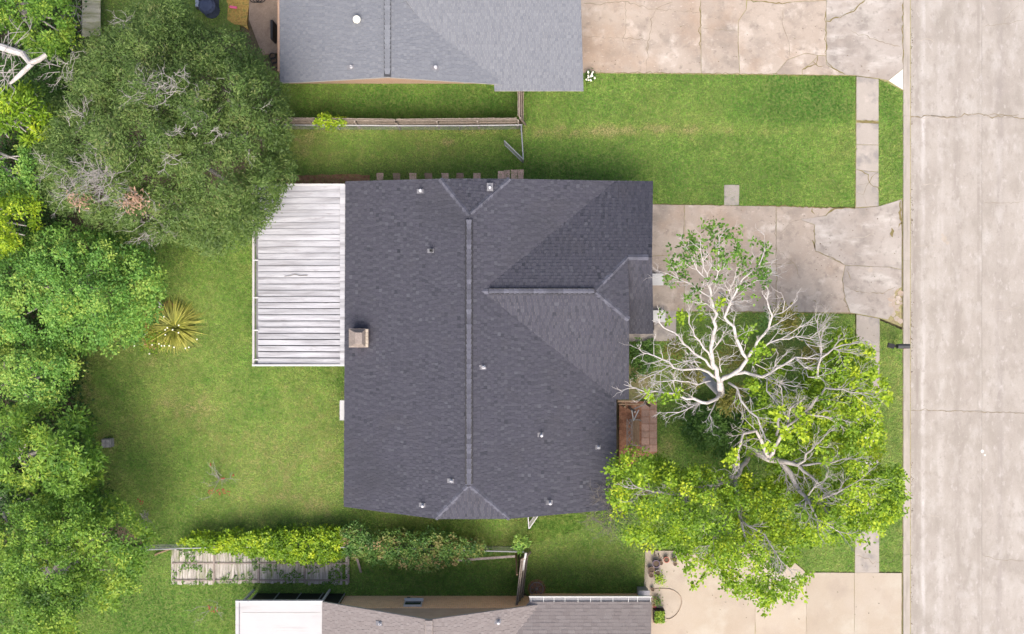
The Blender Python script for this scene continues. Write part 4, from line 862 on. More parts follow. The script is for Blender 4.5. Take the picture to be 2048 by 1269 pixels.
# -- fine leaved big tree, top left
T1 = [(215, 60), (260, 25), (330, -10), (372, -15), (386, 50), (440, 64), (478, 60), (500, 95), (540, 140), (562, 180), (578, 240), (575, 300), (590, 350), (566, 385), (545, 430), (515, 462), (495, 480), (470, 492), (425, 512), (390, 500), (350, 482), (320, 488), (290, 468), (240, 462), (200, 455), (150, 440), (100, 410), (70, 330), (90, 250), (110, 200), (135, 130), (180, 85)]
t1 = thing('fine_leaved_tree', 'huge grey-green fine leaved tree spreading over the white patio roof corner', 'tree', P(370, 300))
trunk(t1, (385, 310), 4.5, .38, M['bark_grey'], [(250, 200, 7.5), (460, 200, 7.5), (330, 90, 7), (480, 380, 6.5), (230, 380, 6.5), (340, 260, 8.5), (530, 280, 6), (150, 300, 6)])
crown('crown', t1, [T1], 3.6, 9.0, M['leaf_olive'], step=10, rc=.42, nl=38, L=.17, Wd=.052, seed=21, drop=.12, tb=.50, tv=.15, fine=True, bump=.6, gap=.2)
mb = MB(); rn_ = random.Random(3)
for (x, y, z, k, L) in [(205, 345, 8.6, 26, 1.3), (220, 370, 8.4, 20, 1.2), (150, 385, 7.4, 16, 1.1), (165, 345, 7.8, 14, 1.2), (300, 180, 9.6, 16, .9), (340, 155, 9.4, 8, .8), (130, 140, 6.5, 14, .9), (345, 190, 9.5, 6, .8), (265, 395, 7.6, 12, .9), (490, 222, 7.6, 5, .8), (485, 292, 7.6, 7, .7), (395, 252, 9.1, 6, .6), (350, 258, 9.4, 6, .6), (335, 330, 9, 5, .9), (390, 210, 9.2, 4, .9), (325, 450, 6.0, 10, 1.2), (375, 440, 6, 6, 1.3), (340, 420, 6.6, 6, .9), (250, 50, 6.0, 6, .9), (160, 240, 7.6, 9, .9), (435, 255, 8.5, 5, .5), (100, 330, 6.6, 8, 1.0), (300, 470, 5.5, 6, .9), (420, 415, 6.3, 8, 1.2), (465, 170, 7.8, 4, .6)]:
    for j in range(k):
        a = rn_.uniform(0, 6.28); q = P(x + rn_.gauss(0, 11), y + rn_.gauss(0, 11), z + rn_.uniform(-.2, .5))
        twig(mb, q, (math.cos(a), math.sin(a), rn_.uniform(0, .5)), L * rn_.uniform(.4, .9), .016, 2, rn_, 4, 3)
tag(mb.build('dead_twigs', M['twig_grey'], t1), kind='stuff')
dl = []
leaves('dry_leaves', np.concatenate([unproj(RNG.normal((265, 402), (14, 12), (260, 2)), RNG.uniform(7.8, 8.5, 260)), unproj(RNG.normal((158, 400), (12, 10), (160, 2)), RNG.uniform(7.5, 8.2, 160))]), RNG.normal(0, 1, (420, 3)), mat('dry_leaf', [(.30, .19, .13), (.42, .28, .20)], tone='tone', trans=.2), t1, .18, .06, RNG.random(420), 5)
# -- left hand wood, tree by tree
def btree(name, label, polys, zlo, ztop, m, seed, base, r=.22, **kw):
    t = thing(name, label, 'tree', P(*base)); c_ = polys[0]; cx = sum(p[0] for p in c_) / len(c_); cy = sum(p[1] for p in c_) / len(c_)
    tg = [((cx + p[0]) / 2 + random.gauss(0, 6), (cy + p[1]) / 2 + random.gauss(0, 6), zlo + (ztop - zlo) * .55) for p in c_[::max(1, len(c_) // 6)]]
    kw.setdefault('gap', .29); kw.setdefault('tv', .19); trunk(t, base, zlo * .9, r, M['bark_grey'], tg); crown('crown', t, polys, zlo, ztop, m, seed=seed, **kw); return t
T2 = [(-60, 540), (0, 515), (40, 480), (90, 455), (150, 448), (200, 460), (260, 478), (310, 500), (334, 545), (332, 590), (312, 625), (288, 672), (240, 692), (200, 705), (160, 708), (110, 700), (60, 690), (0, 690), (-60, 680)]
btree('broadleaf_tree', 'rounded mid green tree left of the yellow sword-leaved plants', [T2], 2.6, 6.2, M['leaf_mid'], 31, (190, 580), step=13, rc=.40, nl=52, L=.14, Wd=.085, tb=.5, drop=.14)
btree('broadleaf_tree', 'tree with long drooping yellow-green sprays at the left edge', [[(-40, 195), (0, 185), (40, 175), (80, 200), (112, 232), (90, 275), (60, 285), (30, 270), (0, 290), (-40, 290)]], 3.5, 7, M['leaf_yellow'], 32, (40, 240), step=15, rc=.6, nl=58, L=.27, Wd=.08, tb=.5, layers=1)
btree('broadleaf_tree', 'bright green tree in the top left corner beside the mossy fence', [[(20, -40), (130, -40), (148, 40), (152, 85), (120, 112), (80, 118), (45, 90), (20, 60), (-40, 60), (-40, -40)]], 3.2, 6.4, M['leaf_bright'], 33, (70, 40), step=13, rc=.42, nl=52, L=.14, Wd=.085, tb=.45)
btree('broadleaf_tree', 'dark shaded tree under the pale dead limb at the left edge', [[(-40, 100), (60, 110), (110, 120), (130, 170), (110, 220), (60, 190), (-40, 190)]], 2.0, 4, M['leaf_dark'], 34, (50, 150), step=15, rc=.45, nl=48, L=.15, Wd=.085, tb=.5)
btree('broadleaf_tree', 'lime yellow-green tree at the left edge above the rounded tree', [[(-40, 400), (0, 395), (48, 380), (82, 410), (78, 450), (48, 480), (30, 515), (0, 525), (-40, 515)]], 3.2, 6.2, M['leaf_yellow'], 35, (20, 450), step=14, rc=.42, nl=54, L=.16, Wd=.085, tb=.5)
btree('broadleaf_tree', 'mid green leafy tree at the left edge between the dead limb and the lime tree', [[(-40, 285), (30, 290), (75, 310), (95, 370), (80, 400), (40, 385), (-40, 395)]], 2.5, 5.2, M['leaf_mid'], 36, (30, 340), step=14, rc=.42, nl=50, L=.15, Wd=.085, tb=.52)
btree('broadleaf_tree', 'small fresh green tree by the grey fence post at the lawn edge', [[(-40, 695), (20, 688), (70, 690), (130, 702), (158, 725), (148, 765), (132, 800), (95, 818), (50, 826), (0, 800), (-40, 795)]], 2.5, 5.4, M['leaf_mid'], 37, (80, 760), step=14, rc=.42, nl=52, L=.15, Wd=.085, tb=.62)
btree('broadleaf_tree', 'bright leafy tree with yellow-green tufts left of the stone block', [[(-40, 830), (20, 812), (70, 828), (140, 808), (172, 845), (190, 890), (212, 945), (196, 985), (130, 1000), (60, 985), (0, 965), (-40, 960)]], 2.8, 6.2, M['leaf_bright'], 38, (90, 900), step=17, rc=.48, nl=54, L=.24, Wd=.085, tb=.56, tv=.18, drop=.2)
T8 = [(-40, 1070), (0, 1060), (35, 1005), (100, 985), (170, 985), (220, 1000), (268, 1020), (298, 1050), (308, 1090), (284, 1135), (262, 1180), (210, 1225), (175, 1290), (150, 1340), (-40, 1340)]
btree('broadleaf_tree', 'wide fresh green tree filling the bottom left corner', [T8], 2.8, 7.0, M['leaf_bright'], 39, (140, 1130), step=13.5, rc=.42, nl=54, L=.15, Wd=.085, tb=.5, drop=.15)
btree('broadleaf_tree', 'dark green tree in the gap behind the bottom left tree', [[(-40, 950), (60, 960), (120, 980), (90, 1010), (30, 1020), (0, 1070), (-40, 1070)]], 1.5, 3.6, M['leaf_dark'], 40, (20, 1000), step=15, rc=.42, nl=48, L=.15, Wd=.085)
ug = grid_pts([[(-40, -40), (165, -40), (160, 100), (120, 420), (160, 700), (165, 800), (190, 950), (250, 1060), (-40, 1100)]], 15, 77, .1)
n = len(ug); cz = RNG.uniform(.15, 1.4, n); C = unproj(ug[:, :2], cz); d = RNG.normal(0, 1, (n, 26, 3)); pos = C[:, None] + d * .24; pos[:, :, 2] = np.maximum(pos[:, :, 2], .03)
tag(leaves('undergrowth', pos.reshape(-1, 3), d.reshape(-1, 3), M['leaf_dark'], None, .2, .11, RNG.normal(.45, .2, n * 26), 78), 'dark undergrowth on the floor of the left hand wood', kind='stuff')
dt = thing('bare_tree', 'pale dead limb reaching in from the left edge of the wood', 'tree', P(-60, 110)); mb = MB(); rn_ = random.Random(5)
mb.tube([P(-60, 110, -.1), P(-55, 105, 3), P(-30, 90, 6.5), P(5, 95, 7.5), P(45, 108, 7.8), P(62, 130, 7.9), P(40, 150, 7.6), P(20, 168, 7.3)], [.32, .28, .22, .17, .15, .14, .11, .06], 8); mb.build('trunk', M['bark_white'], dt)
mb = MB(); mb.tube([P(58, 128, 7.9), P(78, 120, 7.8), P(92, 110, 7.7)], [.13, .12, .1], 8); mb.build('limb', M['bark_grey'], dt); mb = MB()
for j in range(16):
    a = rn_.uniform(0, 6.28); twig(mb, P(rn_.uniform(-10, 30), rn_.uniform(60, 160), 7.4), (math.cos(a), math.sin(a), .1), 1.0, .025, 1, rn_)
for j in range(10): twig(mb, P(rn_.uniform(130, 170), rn_.uniform(5, 50), 3), (rn_.gauss(0, 1), rn_.gauss(0, 1), .1), .9, .02, 1, rn_)
tag(mb.build('dead_twigs', M['twig_grey'], dt), kind='stuff')

# -- big bleached bare tree in the front yard
q4 = lambda x, y: (1200 + x / 3.173, 600 + y / 3.173)
q3 = lambda x, y: (1290 + x / 3.793, 400 + y / 3.793)
q5 = lambda x, y: (1180 + x / 3.103, 880 + y / 3.103)
bt = thing('bare_tree', 'big bleached bare tree with white branching limbs over the front lawn', 'tree', P(1384, 748))
rn_ = random.Random(9)
def limb(parent, pts, z0, z1, r0, r1, m, twigs=.55, tw_l=1.1, tw_r=.03, depth=2, kids=3, n=7, name='limb', zup=0):
    k = len(pts); q = []
    for i, (x, y) in enumerate(pts):
        q.append(P(x, y, z0 + (z1 - z0) * (i / (k - 1)) ** .9 + zup))
    fine_ = []
    for a, b in zip(q, q[1:]):
        s_ = max(1, int((b - a).length / .35))
        for j in range(s_): fine_.append(a.lerp(b, j / s_) + (Vector((rn_.gauss(0, .05), rn_.gauss(0, .05), rn_.gauss(0, .04))) if j else Vector((0, 0, 0))))
    fine_.append(q[-1]); m_ = len(fine_); mb = MB(); mb.tube(fine_, [r0 + (r1 - r0) * i / (m_ - 1) for i in range(m_)], n); o = mb.build(name, m, parent, True)
    if twigs:
        mb = MB(); L = sum((b - a).length for a, b in zip(fine_, fine_[1:]))
        for j in range(max(1, int(L / twigs))):
            i = int(rn_.uniform(.3, 1) * (m_ - 1)); d = fine_[min(i + 1, m_ - 1)] - fine_[max(i - 1, 0)]; d.normalize(); f = i / m_
            dd = Matrix.Rotation(rn_.choice([-1, 1]) * rn_.uniform(.35, 1.0), 3, 'Z') @ d; dd.z += rn_.uniform(-.15, .25)
            twig(mb, fine_[i], dd, tw_l * rn_.uniform(.5, 1.2), tw_r * (1.2 - .4 * f), depth, rn_, 4, kids)
        for j in range(2):
            d = (fine_[-1] - fine_[-2]); twig(mb, fine_[-1], Matrix.Rotation(rn_.uniform(-.5, .5), 3, 'Z') @ d, tw_l * rn_.uniform(.5, .9), r1, depth, rn_, 4, kids)
        tag(mb.build('twig', m, o), kind='stuff')
    return o
hub = q4(760, 520); hz = 5.6
MB().tube([P(1384, 748, -.1), P(1390, 750, 1.5), P(1412, 756, 3.6), P(*q4(770, 600), 4.9), P(*hub, hz)], [.40, .30, .24, .20, .15], 10).build('trunk', M['bark_white'], bt, True)
BW = M['bark_white']
for pts, z0, z1, r0, r1 in [
    ([hub, q4(715, 410), q4(705, 300), q4(735, 170), q4(742, 90), q3(500, 740), q3(488, 660)], hz, 9.6, .25, .09),
    ([q3(488, 660), q3(430, 570), q3(370, 470), q3(330, 390)], 9.6, 10.8, .07, .03), ([q3(488, 660), q3(470, 560), q3(440, 470), q3(420, 380)], 9.6, 11, .07, .03), ([q3(490, 650), q3(545, 590), q3(560, 480), q3(562, 320)], 9.6, 11, .07, .03),
    ([q3(500, 740), q3(400, 680), q3(300, 620), q3(170, 560)], 9.2, 10.3, .07, .025), ([q3(540, 840), q3(470, 790), q3(380, 780)], 8.6, 9.4, .05, .02),
    ([q4(705, 380), q4(660, 310), q4(600, 230), q4(565, 150)], 6.6, 8.6, .11, .04), ([q4(720, 440), q4(640, 365), q4(560, 300), q4(500, 230), q4(380, 150)], 6.2, 8.6, .13, .04),
    ([q4(745, 500), q4(690, 460), q4(635, 438), q4(520, 445), q4(400, 380), q4(300, 340)], 5.8, 8.0, .14, .04), ([q4(520, 447), q4(440, 420), q4(390, 450), q4(300, 490)], 7.0, 7.8, .06, .025),
    ([q4(700, 515), q4(620, 540), q4(560, 520), q4(480, 510), q4(380, 520)], 6.0, 7.4, .08, .03), ([q4(640, 400), q4(560, 385), q4(480, 410)], 6.6, 7.6, .06, .025),
    ([q4(765, 580), q4(740, 630), q4(680, 655), q4(590, 625), q4(470, 595), q4(350, 580), q4(225, 560)], 5.1, 7.4, .19, .04), ([q4(650, 650), q4(560, 690), q4(500, 715), q4(430, 715)], 6.0, 7.0, .08, .03), ([q4(740, 630), q4(715, 690), q4(695, 730), q4(710, 775)], 5.3, 6.2, .08, .03), ([q4(480, 590), q4(465, 520), q4(490, 480)], 6.6, 7.2, .05, .02),
    ([hub, q4(830, 480), q4(890, 440), q4(935, 375), q4(890, 300), q4(862, 240), q4(850, 170), q4(790, 110), q3(640, 800), q3(690, 700), q3(740, 600), q3(850, 510), q3(905, 390)], hz, 10.4, .22, .03),
    ([q3(680, 720), q3(760, 660), q3(850, 610), q3(925, 570)], 8.8, 10.2, .08, .03), ([q3(640, 790), q3(640, 690), q3(680, 600)], 8.6, 9.8, .05, .025), ([q3(560, 700), q3(600, 740), q3(650, 770)], 8.8, 9.2, .05, .03),
    ([q4(935, 375), q4(985, 300), q4(1020, 240), q4(1070, 180), q4(1092, 100), q4(1060, 0)], 7.0, 9.8, .16, .05), ([q4(1065, 185), q4(1130, 150)], 8.4, 8.8, .07, .03), ([q4(1092, 100), q4(1160, 80), q4(1220, 30)], 8.8, 9.6, .06, .025),
    ([q4(960, 330), q4(1040, 300), q4(1140, 250), q4(1240, 232), q4(1330, 245), q4(1380, 205)], 6.8, 8.6, .10, .03), ([q4(1140, 250), q4(1220, 205), q4(1310, 150)], 7.6, 8.4, .06, .025), ([q4(1290, 240), q4(1310, 280), q4(1330, 300)], 8, 8.4, .04, .02),
    ([q4(790, 500), q4(850, 470), q4(920, 460), q4(1030, 490), q4(1080, 465), q4(1170, 410), q4(1240, 365), q4(1310, 370)], hz, 7.4, .20, .06), ([q4(1240, 372), q4(1300, 430), q4(1390, 430), q4(1470, 440)], 7.2, 7.8, .07, .025), ([q4(1300, 430), q4(1320, 490), q4(1400, 500)], 7.2, 7.8, .05, .02), ([q4(1085, 455), q4(1110, 420), q4(1155, 365)], 6.8, 7.4, .06, .02),
    ([q4(1060, 490), q4(1058, 580), q4(1110, 640), q4(1150, 690)], 6.4, 7.0, .07, .03), ([q4(1070, 485), q4(1150, 530), q4(1230, 550)], 6.5, 7.2, .07, .025), ([q4(980, 320), q4(970, 400), q4(1050, 440)], 6.8, 7, .07, .03),
    ([q4(815, 525), q4(870, 560), q4(895, 640), q4(950, 710), q4(1015, 790)], hz, 6.6, .13, .06), ([q4(880, 560), q4(950, 600), q4(960, 680)], 5.8, 6.4, .04, .02), ([q4(770, 460), q4(760, 380), q4(830, 360)], 6.2, 7.2, .06, .02), ([q4(715, 320), q4(770, 250), q4(800, 190)], 7.2, 8.4, .06, .02)]:
    limb(bt, pts, z0, z1, r0 * .50, r1 * .62, BW, tw_l=.85, tw_r=.018, twigs=.36, kids=2)
bn = []
def tufts(parent, pts, m, name='leaf_cluster', nl=12, rc=.2, L=.19, Wd=.12, seed=3, tb=.55, sc=10):
    r = np.random.default_rng(seed); pos, ax, tn = [], [], []
    for (x, y, z, k) in pts:
        for j in range(k):
            c = np.array(P(x + r.normal(0, sc), y + r.normal(0, sc), z + r.normal(0, .25))); d = r.normal(0, 1, (nl, 3)); d[:, 2] *= .5
            pos.append(c + d * rc * .6); ax.append(d + r.normal(0, .2, (nl, 3))); tn.append(tb + r.normal(0, .14) + r.normal(0, .1, nl))
    return leaves(name, np.concatenate(pos), np.concatenate(ax), m, parent, L, Wd, np.concatenate(tn), seed)
tufts(bt, [(*q3(x, y), z, k) for x, y, z, k in [(465, 180, 10.8, 2), (590, 205, 10.8, 2), (480, 240, 10.9, 3), (530, 235, 10.9, 2), (580, 285, 11, 6), (500, 300, 11, 3), (685, 265, 10.8, 2), (660, 325, 10.8, 2), (350, 360, 10.8, 7), (370, 300, 10.8, 3), (270, 315, 10.6, 2), (310, 420, 10.7, 5), (400, 360, 10.8, 3), (460, 400, 10.8, 2), (570, 380, 11, 5), (700, 400, 10.6, 7), (740, 440, 10.4, 3), (820, 350, 10.4, 2), (920, 365, 10.4, 5), (890, 470, 10.3, 4), (910, 550, 10.2, 8), (860, 590, 10, 4), (750, 490, 10, 5), (200, 480, 10.4, 4), (250, 505, 10.3, 4), (170, 600, 10.2, 3), (210, 640, 10, 2), (390, 660, 9.8, 3), (330, 740, 9.4, 4), (730, 680, 9.4, 5), (530, 570, 10, 3), (400, 470, 10.4, 3), (620, 460, 10.6, 4), (580, 500, 10.6, 4), (180, 360, 10.4, 1), (800, 660, 9.8, 2), (600, 560, 10, 3), (440, 770, 9, 2), (270, 560, 10, 2), (910, 640, 10, 2), (320, 560, 10, 2)]], M['leaf_bright'], seed=41, tb=.34, nl=9, L=.17, Wd=.10, sc=7)
tufts(bt, [(*q4(x, y), z, k) for x, y, z, k in [(1000, 300, 7.5, 6), (900, 200, 8, 4), (940, 180, 8, 3), (530, 110, 8, 3), (980, 350, 7, 5), (330, 620, 7.2, 3), (390, 640, 7.2, 3), (490, 625, 6.8, 3), (770, 20, 9, 4), (650, 60, 9, 2), (1000, 560, 6.6, 5), (960, 390, 7, 3), (410, 110, 8, 2), (1060, 330, 7, 3), (870, 640, 5, 3)]], M['leaf_yellow'], seed=42, tb=.4, sc=6)
for (x, y, z, k, rx, m) in [(1388, 755, 6.0, 30, 9, 'leaf_moss'), (1575, 638, 6.5, 40, 11, 'leaf_moss'), (1625, 712, 6.5, 24, 8, 'leaf_moss'), (1462, 800, 5.0, 44, 12, 'leaf_moss'), (1345, 700, 6, 20, 9, 'leaf_moss'), (1465, 715, 4.0, 20, 12, 'leaf_moss'), (1535, 645, 5.5, 10, 8, 'leaf_dark')]:
    tufts(bt, [(x, y, z, k)], M[m], 'ball_moss', nl=16, rc=.3, L=.2, Wd=.05, seed=int(x), tb=.5, sc=rx)

# -- leafy tree south of the bare one
lt = thing('leafy_tree', 'big yellow-green leafy tree over the front lawn and sidewalk with grey limbs showing', 'tree', P(1488, 887))
GW = M['bark_grey']
MB().tube([P(1488, 887, -.1), P(1492, 889, .8), P(1512, 900, 2.6), P(1540, 916, 5.0)], [.40, .32, .28, .24], 10).build('trunk', GW, lt, True)
for pts, z0, z1, r0, r1 in [([(1536, 914), (1546, 920), q4(1140, 1020), q4(1210, 1100), q4(1270, 1220), q5(1300, 320), q5(1345, 360)], 4.8, 6.6, .24, .09), ([q4(1140, 1020), q4(1260, 1050), q4(1340, 1120), q4(1400, 1180)], 5.0, 6.8, .17, .06), ([q4(1230, 1045), q4(1300, 1020), q4(1340, 955), q4(1430, 860)], 5.4, 7.4, .10, .03),
    ([q5(1345, 360), q5(1380, 430), q5(1410, 490)], 6.6, 7.2, .10, .04), ([q5(1340, 360), q5(1335, 420)], 6.6, 7, .06, .03), ([q5(1400, 480), q5(1460, 520), q5(1545, 570)], 7.0, 7.4, .06, .03), ([q4(1270, 1050), q4(1360, 1040), q4(1450, 1040), q4(1540, 1010)], 5.6, 7.2, .09, .03),
    ([q5(1355, 345), q5(1390, 295), q5(1440, 270)], 6.7, 7.2, .06, .03), ([(1508, 898), (1492, 925), (1474, 955), (1430, 970), (1400, 985)], 2.2, 5.4, .18, .06), ([(1470, 962), (1475, 1000), (1482, 1040), (1490, 1075)], 4.2, 6.0, .16, .05), ([(1430, 970), (1350, 990), (1275, 975)], 4.8, 6.4, .12, .04), ([(1538, 914), (1556, 885), q4(1190, 800), q4(1290, 720), q4(1420, 740)], 4.9, 7.4, .14, .04), ([(1538, 914), (1522, 880), (1512, 862), (1486, 868), (1476, 905)], 4.9, 5.6, .15, .06),
    ([q4(1190, 800), q4(1200, 720), q4(1240, 660)], 6, 7.4, .08, .03), ([q4(1380, 480), q4(1400, 370), q4(1480, 310), q4(1590, 280)], 7.2, 8.2, .08, .03), ([q4(1400, 380), q4(1400, 260), q4(1380, 150)], 7.4, 8.2, .06, .025), ([q4(1120, 860), q4(1150, 700), q4(1152, 560)], 5.2, 6.8, .09, .03), ([q4(1290, 720), q4(1430, 560), q4(1640, 590)], 6.6, 7.6, .10, .03), ([(1475, 1010), (1440, 1060), (1420, 1090)], 5, 6.2, .07, .03), ([(1590, 1010), (1640, 1000), (1720, 960)], 6.2, 7.2, .08, .03), ([(1482, 1040), (1530, 1070), (1560, 1120)], 5.6, 6.8, .07, .03)]:
    limb(lt, pts, z0, z1, r0 * .75, r1 * .8, GW if r0 > .13 else M['twig_grey'], tw_l=1.0, tw_r=.022, twigs=.42, kids=3, zup=0 if r0 > .2 else .5)
La = [(1222, 930), (1262, 900), (1292, 893), (1340, 940), (1400, 935), (1470, 955), (1500, 1000), (1520, 1085), (1430, 1128), (1320, 1095), (1258, 1082), (1235, 1030), (1222, 980)]
Lb = [(1400, 1060), (1560, 1050), (1640, 1080), (1610, 1115), (1565, 1140), (1618, 1166), (1590, 1178), (1560, 1185), (1535, 1212), (1512, 1190), (1455, 1170), (1425, 1140), (1380, 1110)]
Lc = [(1590, 800), (1640, 700), (1690, 655), (1745, 715), (1745, 780), (1765, 860), (1750, 930), (1800, 950), (1803, 1030), (1765, 1050), (1700, 1075), (1620, 1080), (1605, 1010), (1680, 950), (1650, 880)]
Ld = [(1480, 760), (1600, 720), (1660, 790), (1680, 900), (1560, 880), (1500, 860)]
Le = [(1480, 955), (1560, 970), (1640, 1000), (1650, 1080), (1480, 1090)]
crown('crown', lt, [La], 3.6, 7.2, M['leaf_yellow'], step=12.5, rc=.40, nl=38, L=.155, Wd=.09, seed=51, drop=.16, tb=.47, tv=.21, gap=.27, bump=.8)
crown('crown', lt, [Lb], 4.0, 7.0, M['leaf_yellow'], step=13.5, rc=.36, nl=30, L=.155, Wd=.09, seed=52, drop=.2, tb=.42, tv=.16, layers=2, gap=.15)
crown('crown', lt, [Lc], 4.0, 7.4, M['leaf_yellow'], step=12, rc=.38, nl=40, L=.155, Wd=.09, seed=53, drop=.06, tb=.46, tv=.21, gap=.2, bump=.8)
crown('crown', lt, [Ld], 3.6, 5.8, M['leaf_yellow'], step=14, rc=.38, nl=34, L=.155, Wd=.09, seed=54, drop=.15, tb=.62)
crown('crown', lt, [Le], 4.0, 6.4, M['leaf_yellow'], step=13, rc=.40, nl=36, L=.155, Wd=.09, seed=55, drop=.25, tb=.52, tv=.18, gap=.26)
crown('crown', lt, [[(1490, 850), (1560, 830), (1640, 850), (1640, 960), (1600, 1010), (1560, 990), (1500, 985), (1480, 930)]], 2.8, 5.0, M['leaf_yellow'], step=13, rc=.36, nl=34, L=.155, Wd=.09, seed=56, drop=.08, tb=.5, tv=.18, gap=.24, layers=2)
tufts(lt, [(*q4(x, y), 7.6, k) for x, y, k in [(1140, 740, 5), (1250, 700, 4), (1310, 760, 5), (1260, 820, 5), (1310, 860, 4), (1180, 850, 5), (850, 990, 4), (810, 1010, 3), (1080, 940, 3), (1440, 1010, 4), (1420, 920, 3), (1700, 330, 6), (1740, 480, 5), (1810, 640, 4), (1790, 560, 5), (1640, 640, 6), (1700, 700, 5)]], M['leaf_yellow'], 'leaf_cluster', seed=61, tb=.7, L=.2, Wd=.13, sc=5)
tufts(lt, [(*q5(x, y), 6.5, k) for x, y, k in [(1350, 880, 5), (1300, 940, 4), (1200, 980, 4), (1100, 1000, 3), (1080, 1040, 2), (1040, 980, 3), (640, 780, 4), (690, 830, 3), (640, 880, 3), (600, 740, 4), (1180, 900, 5), (920, 930, 4), (860, 880, 5), (1000, 900, 5), (1120, 960, 5), (1900, 200, 6), (1930, 400, 4), (1880, 300, 5), (1850, 450, 5), (1690, 640, 2), (1780, 540, 3), (150, 200, 5), (160, 350, 4), (270, 600, 4)]], M['leaf_yellow'], 'leaf_cluster', seed=62, tb=.45, L=.19, Wd=.12, sc=8)

tag(leaves('weeds', unproj(WEEDS, RNG.uniform(.1, .2, len(WEEDS))), RNG.normal(0, 1, (len(WEEDS), 3)) * [1, 1, .3], M['leaf_bright'], None, .15, .05, RNG.normal(.3, .15, len(WEEDS)), 93), 'green weeds growing up through the fallen fence panels', kind='stuff')
# -- shrubs and smaller plants
def shrub(name, label, polys, zlo, ztop, m, seed, cat='shrub', **kw):
    kw.setdefault('gap', .1); kw.setdefault('gapsc', 14.)
    b = polys[0]; c_ = (sum(p[0] for p in b) / len(b), sum(p[1] for p in b) / len(b)); t = thing(name, label, cat, P(*c_))
    mb = MB(); rr = random.Random(seed)
    for j in range(6):
        x, y = b[rr.randrange(len(b))]; e = P((x + c_[0]) / 2, (y + c_[1]) / 2, zlo + (ztop - zlo) * .5); mb.tube([P(*c_, -.03), P(*c_, zlo * .4).lerp(e, .5), e], [.035, .025, .012], 5)
    mb.build('stem', M['twig_dark'], t); crown('foliage', t, polys, zlo, ztop, m, seed=seed, bump=.15, **kw); return t
shrub('shrub', 'dark green shrub in the shade below the bare tree', [[(1362, 850), (1395, 815), (1440, 805), (1485, 825), (1505, 870), (1490, 920), (1440, 915), (1400, 895), (1375, 880)]], .6, 2.6, M['leaf_dark'], 71, step=13, rc=.3, nl=40, L=.16, Wd=.1, tb=.75)
shrub('ivy_bush', 'low dark green planting against the garage corner', [[(1262, 684), (1308, 684), (1315, 720), (1290, 752), (1262, 752)]], .1, .5, M['leaf_dark'], 72, step=10, rc=.22, nl=30, L=.12, Wd=.08, tb=.7)
ds = thing('bare_shrub', 'dark leafless shrub at the south east corner of the charcoal roof', 'shrub', P(1235, 1010)); mb = MB(); rn_ = random.Random(12)
for j in range(60):
    a = rn_.uniform(0, 6.28); q = P(1228 + rn_.gauss(0, 13), 1008 + rn_.gauss(0, 22), 2.4 + rn_.uniform(-.8, .9)); twig(mb, q, (math.cos(a), math.sin(a), rn_.uniform(0, .4)), 1.0, .016, 2, rn_, 4, 3)
for j in range(7): mb.tube([P(1235 + rn_.gauss(0, 4), 1010 + rn_.gauss(0, 4), 0), P(1230 + rn_.gauss(0, 12), 1008 + rn_.gauss(0, 18), 2.6)], [.05, .02], 5)
tag(mb.build('branches', M['twig_dark'], ds), kind='stuff')
leaves('foliage', unproj(RNG.normal((1240, 1020), (16, 28), (900, 2)), RNG.uniform(1.6, 3.2, 900)), RNG.normal(0, 1, (900, 3)), M['leaf_dark'], ds, .10, .05, RNG.normal(.4, .2, 900), 8)
Va = [(362, 1080), (400, 1066), (450, 1068), (500, 1062), (560, 1058), (610, 1062), (650, 1056), (690, 1060), (690, 1110), (640, 1122), (590, 1128), (540, 1112), (480, 1106), (420, 1100), (370, 1092)]
Vb = [(680, 1056), (712, 1046), (745, 1062), (800, 1066), (860, 1062), (905, 1072), (960, 1084), (978, 1105), (940, 1118), (905, 1125), (860, 1138), (800, 1130), (740, 1122), (690, 1112)]
shrub('climbing_vine', 'yellow-green vine heaped over the fence and the fallen panels', [Va], .6, 1.5, M['leaf_yellow'], 73, 'vine', step=8, rc=.27, nl=34, L=.14, Wd=.09, tb=.42, drop=.12, tv=.2)
shrub('climbing_vine', 'green and rust tinted vine covering the fence east of the fallen panels', [Vb], .7, 2.0, M['leaf_rust'], 74, 'vine', step=8.5, rc=.27, nl=34, L=.13, Wd=.08, tb=.45, drop=.14, tv=.24)
shrub('climbing_vine', 'small green vine on the end of the leaning fence', [[(1030, 1072), (1050, 1068), (1060, 1085), (1052, 1105), (1034, 1110), (1026, 1090)]], .7, 1.9, M['leaf_mid'], 75, 'vine', step=9, rc=.2, nl=24, L=.11, Wd=.07, tb=.7, drop=.3)
shrub('sapling', 'small lime green sapling growing through the wooden fence', [[(628, 235), (660, 228), (672, 238), (695, 238), (690, 252), (665, 256), (632, 256)]], 1.2, 2.0, M['leaf_yellow'], 76, 'sapling', step=7.5, rc=.2, nl=20, L=.13, Wd=.09, tb=.6, layers=1)
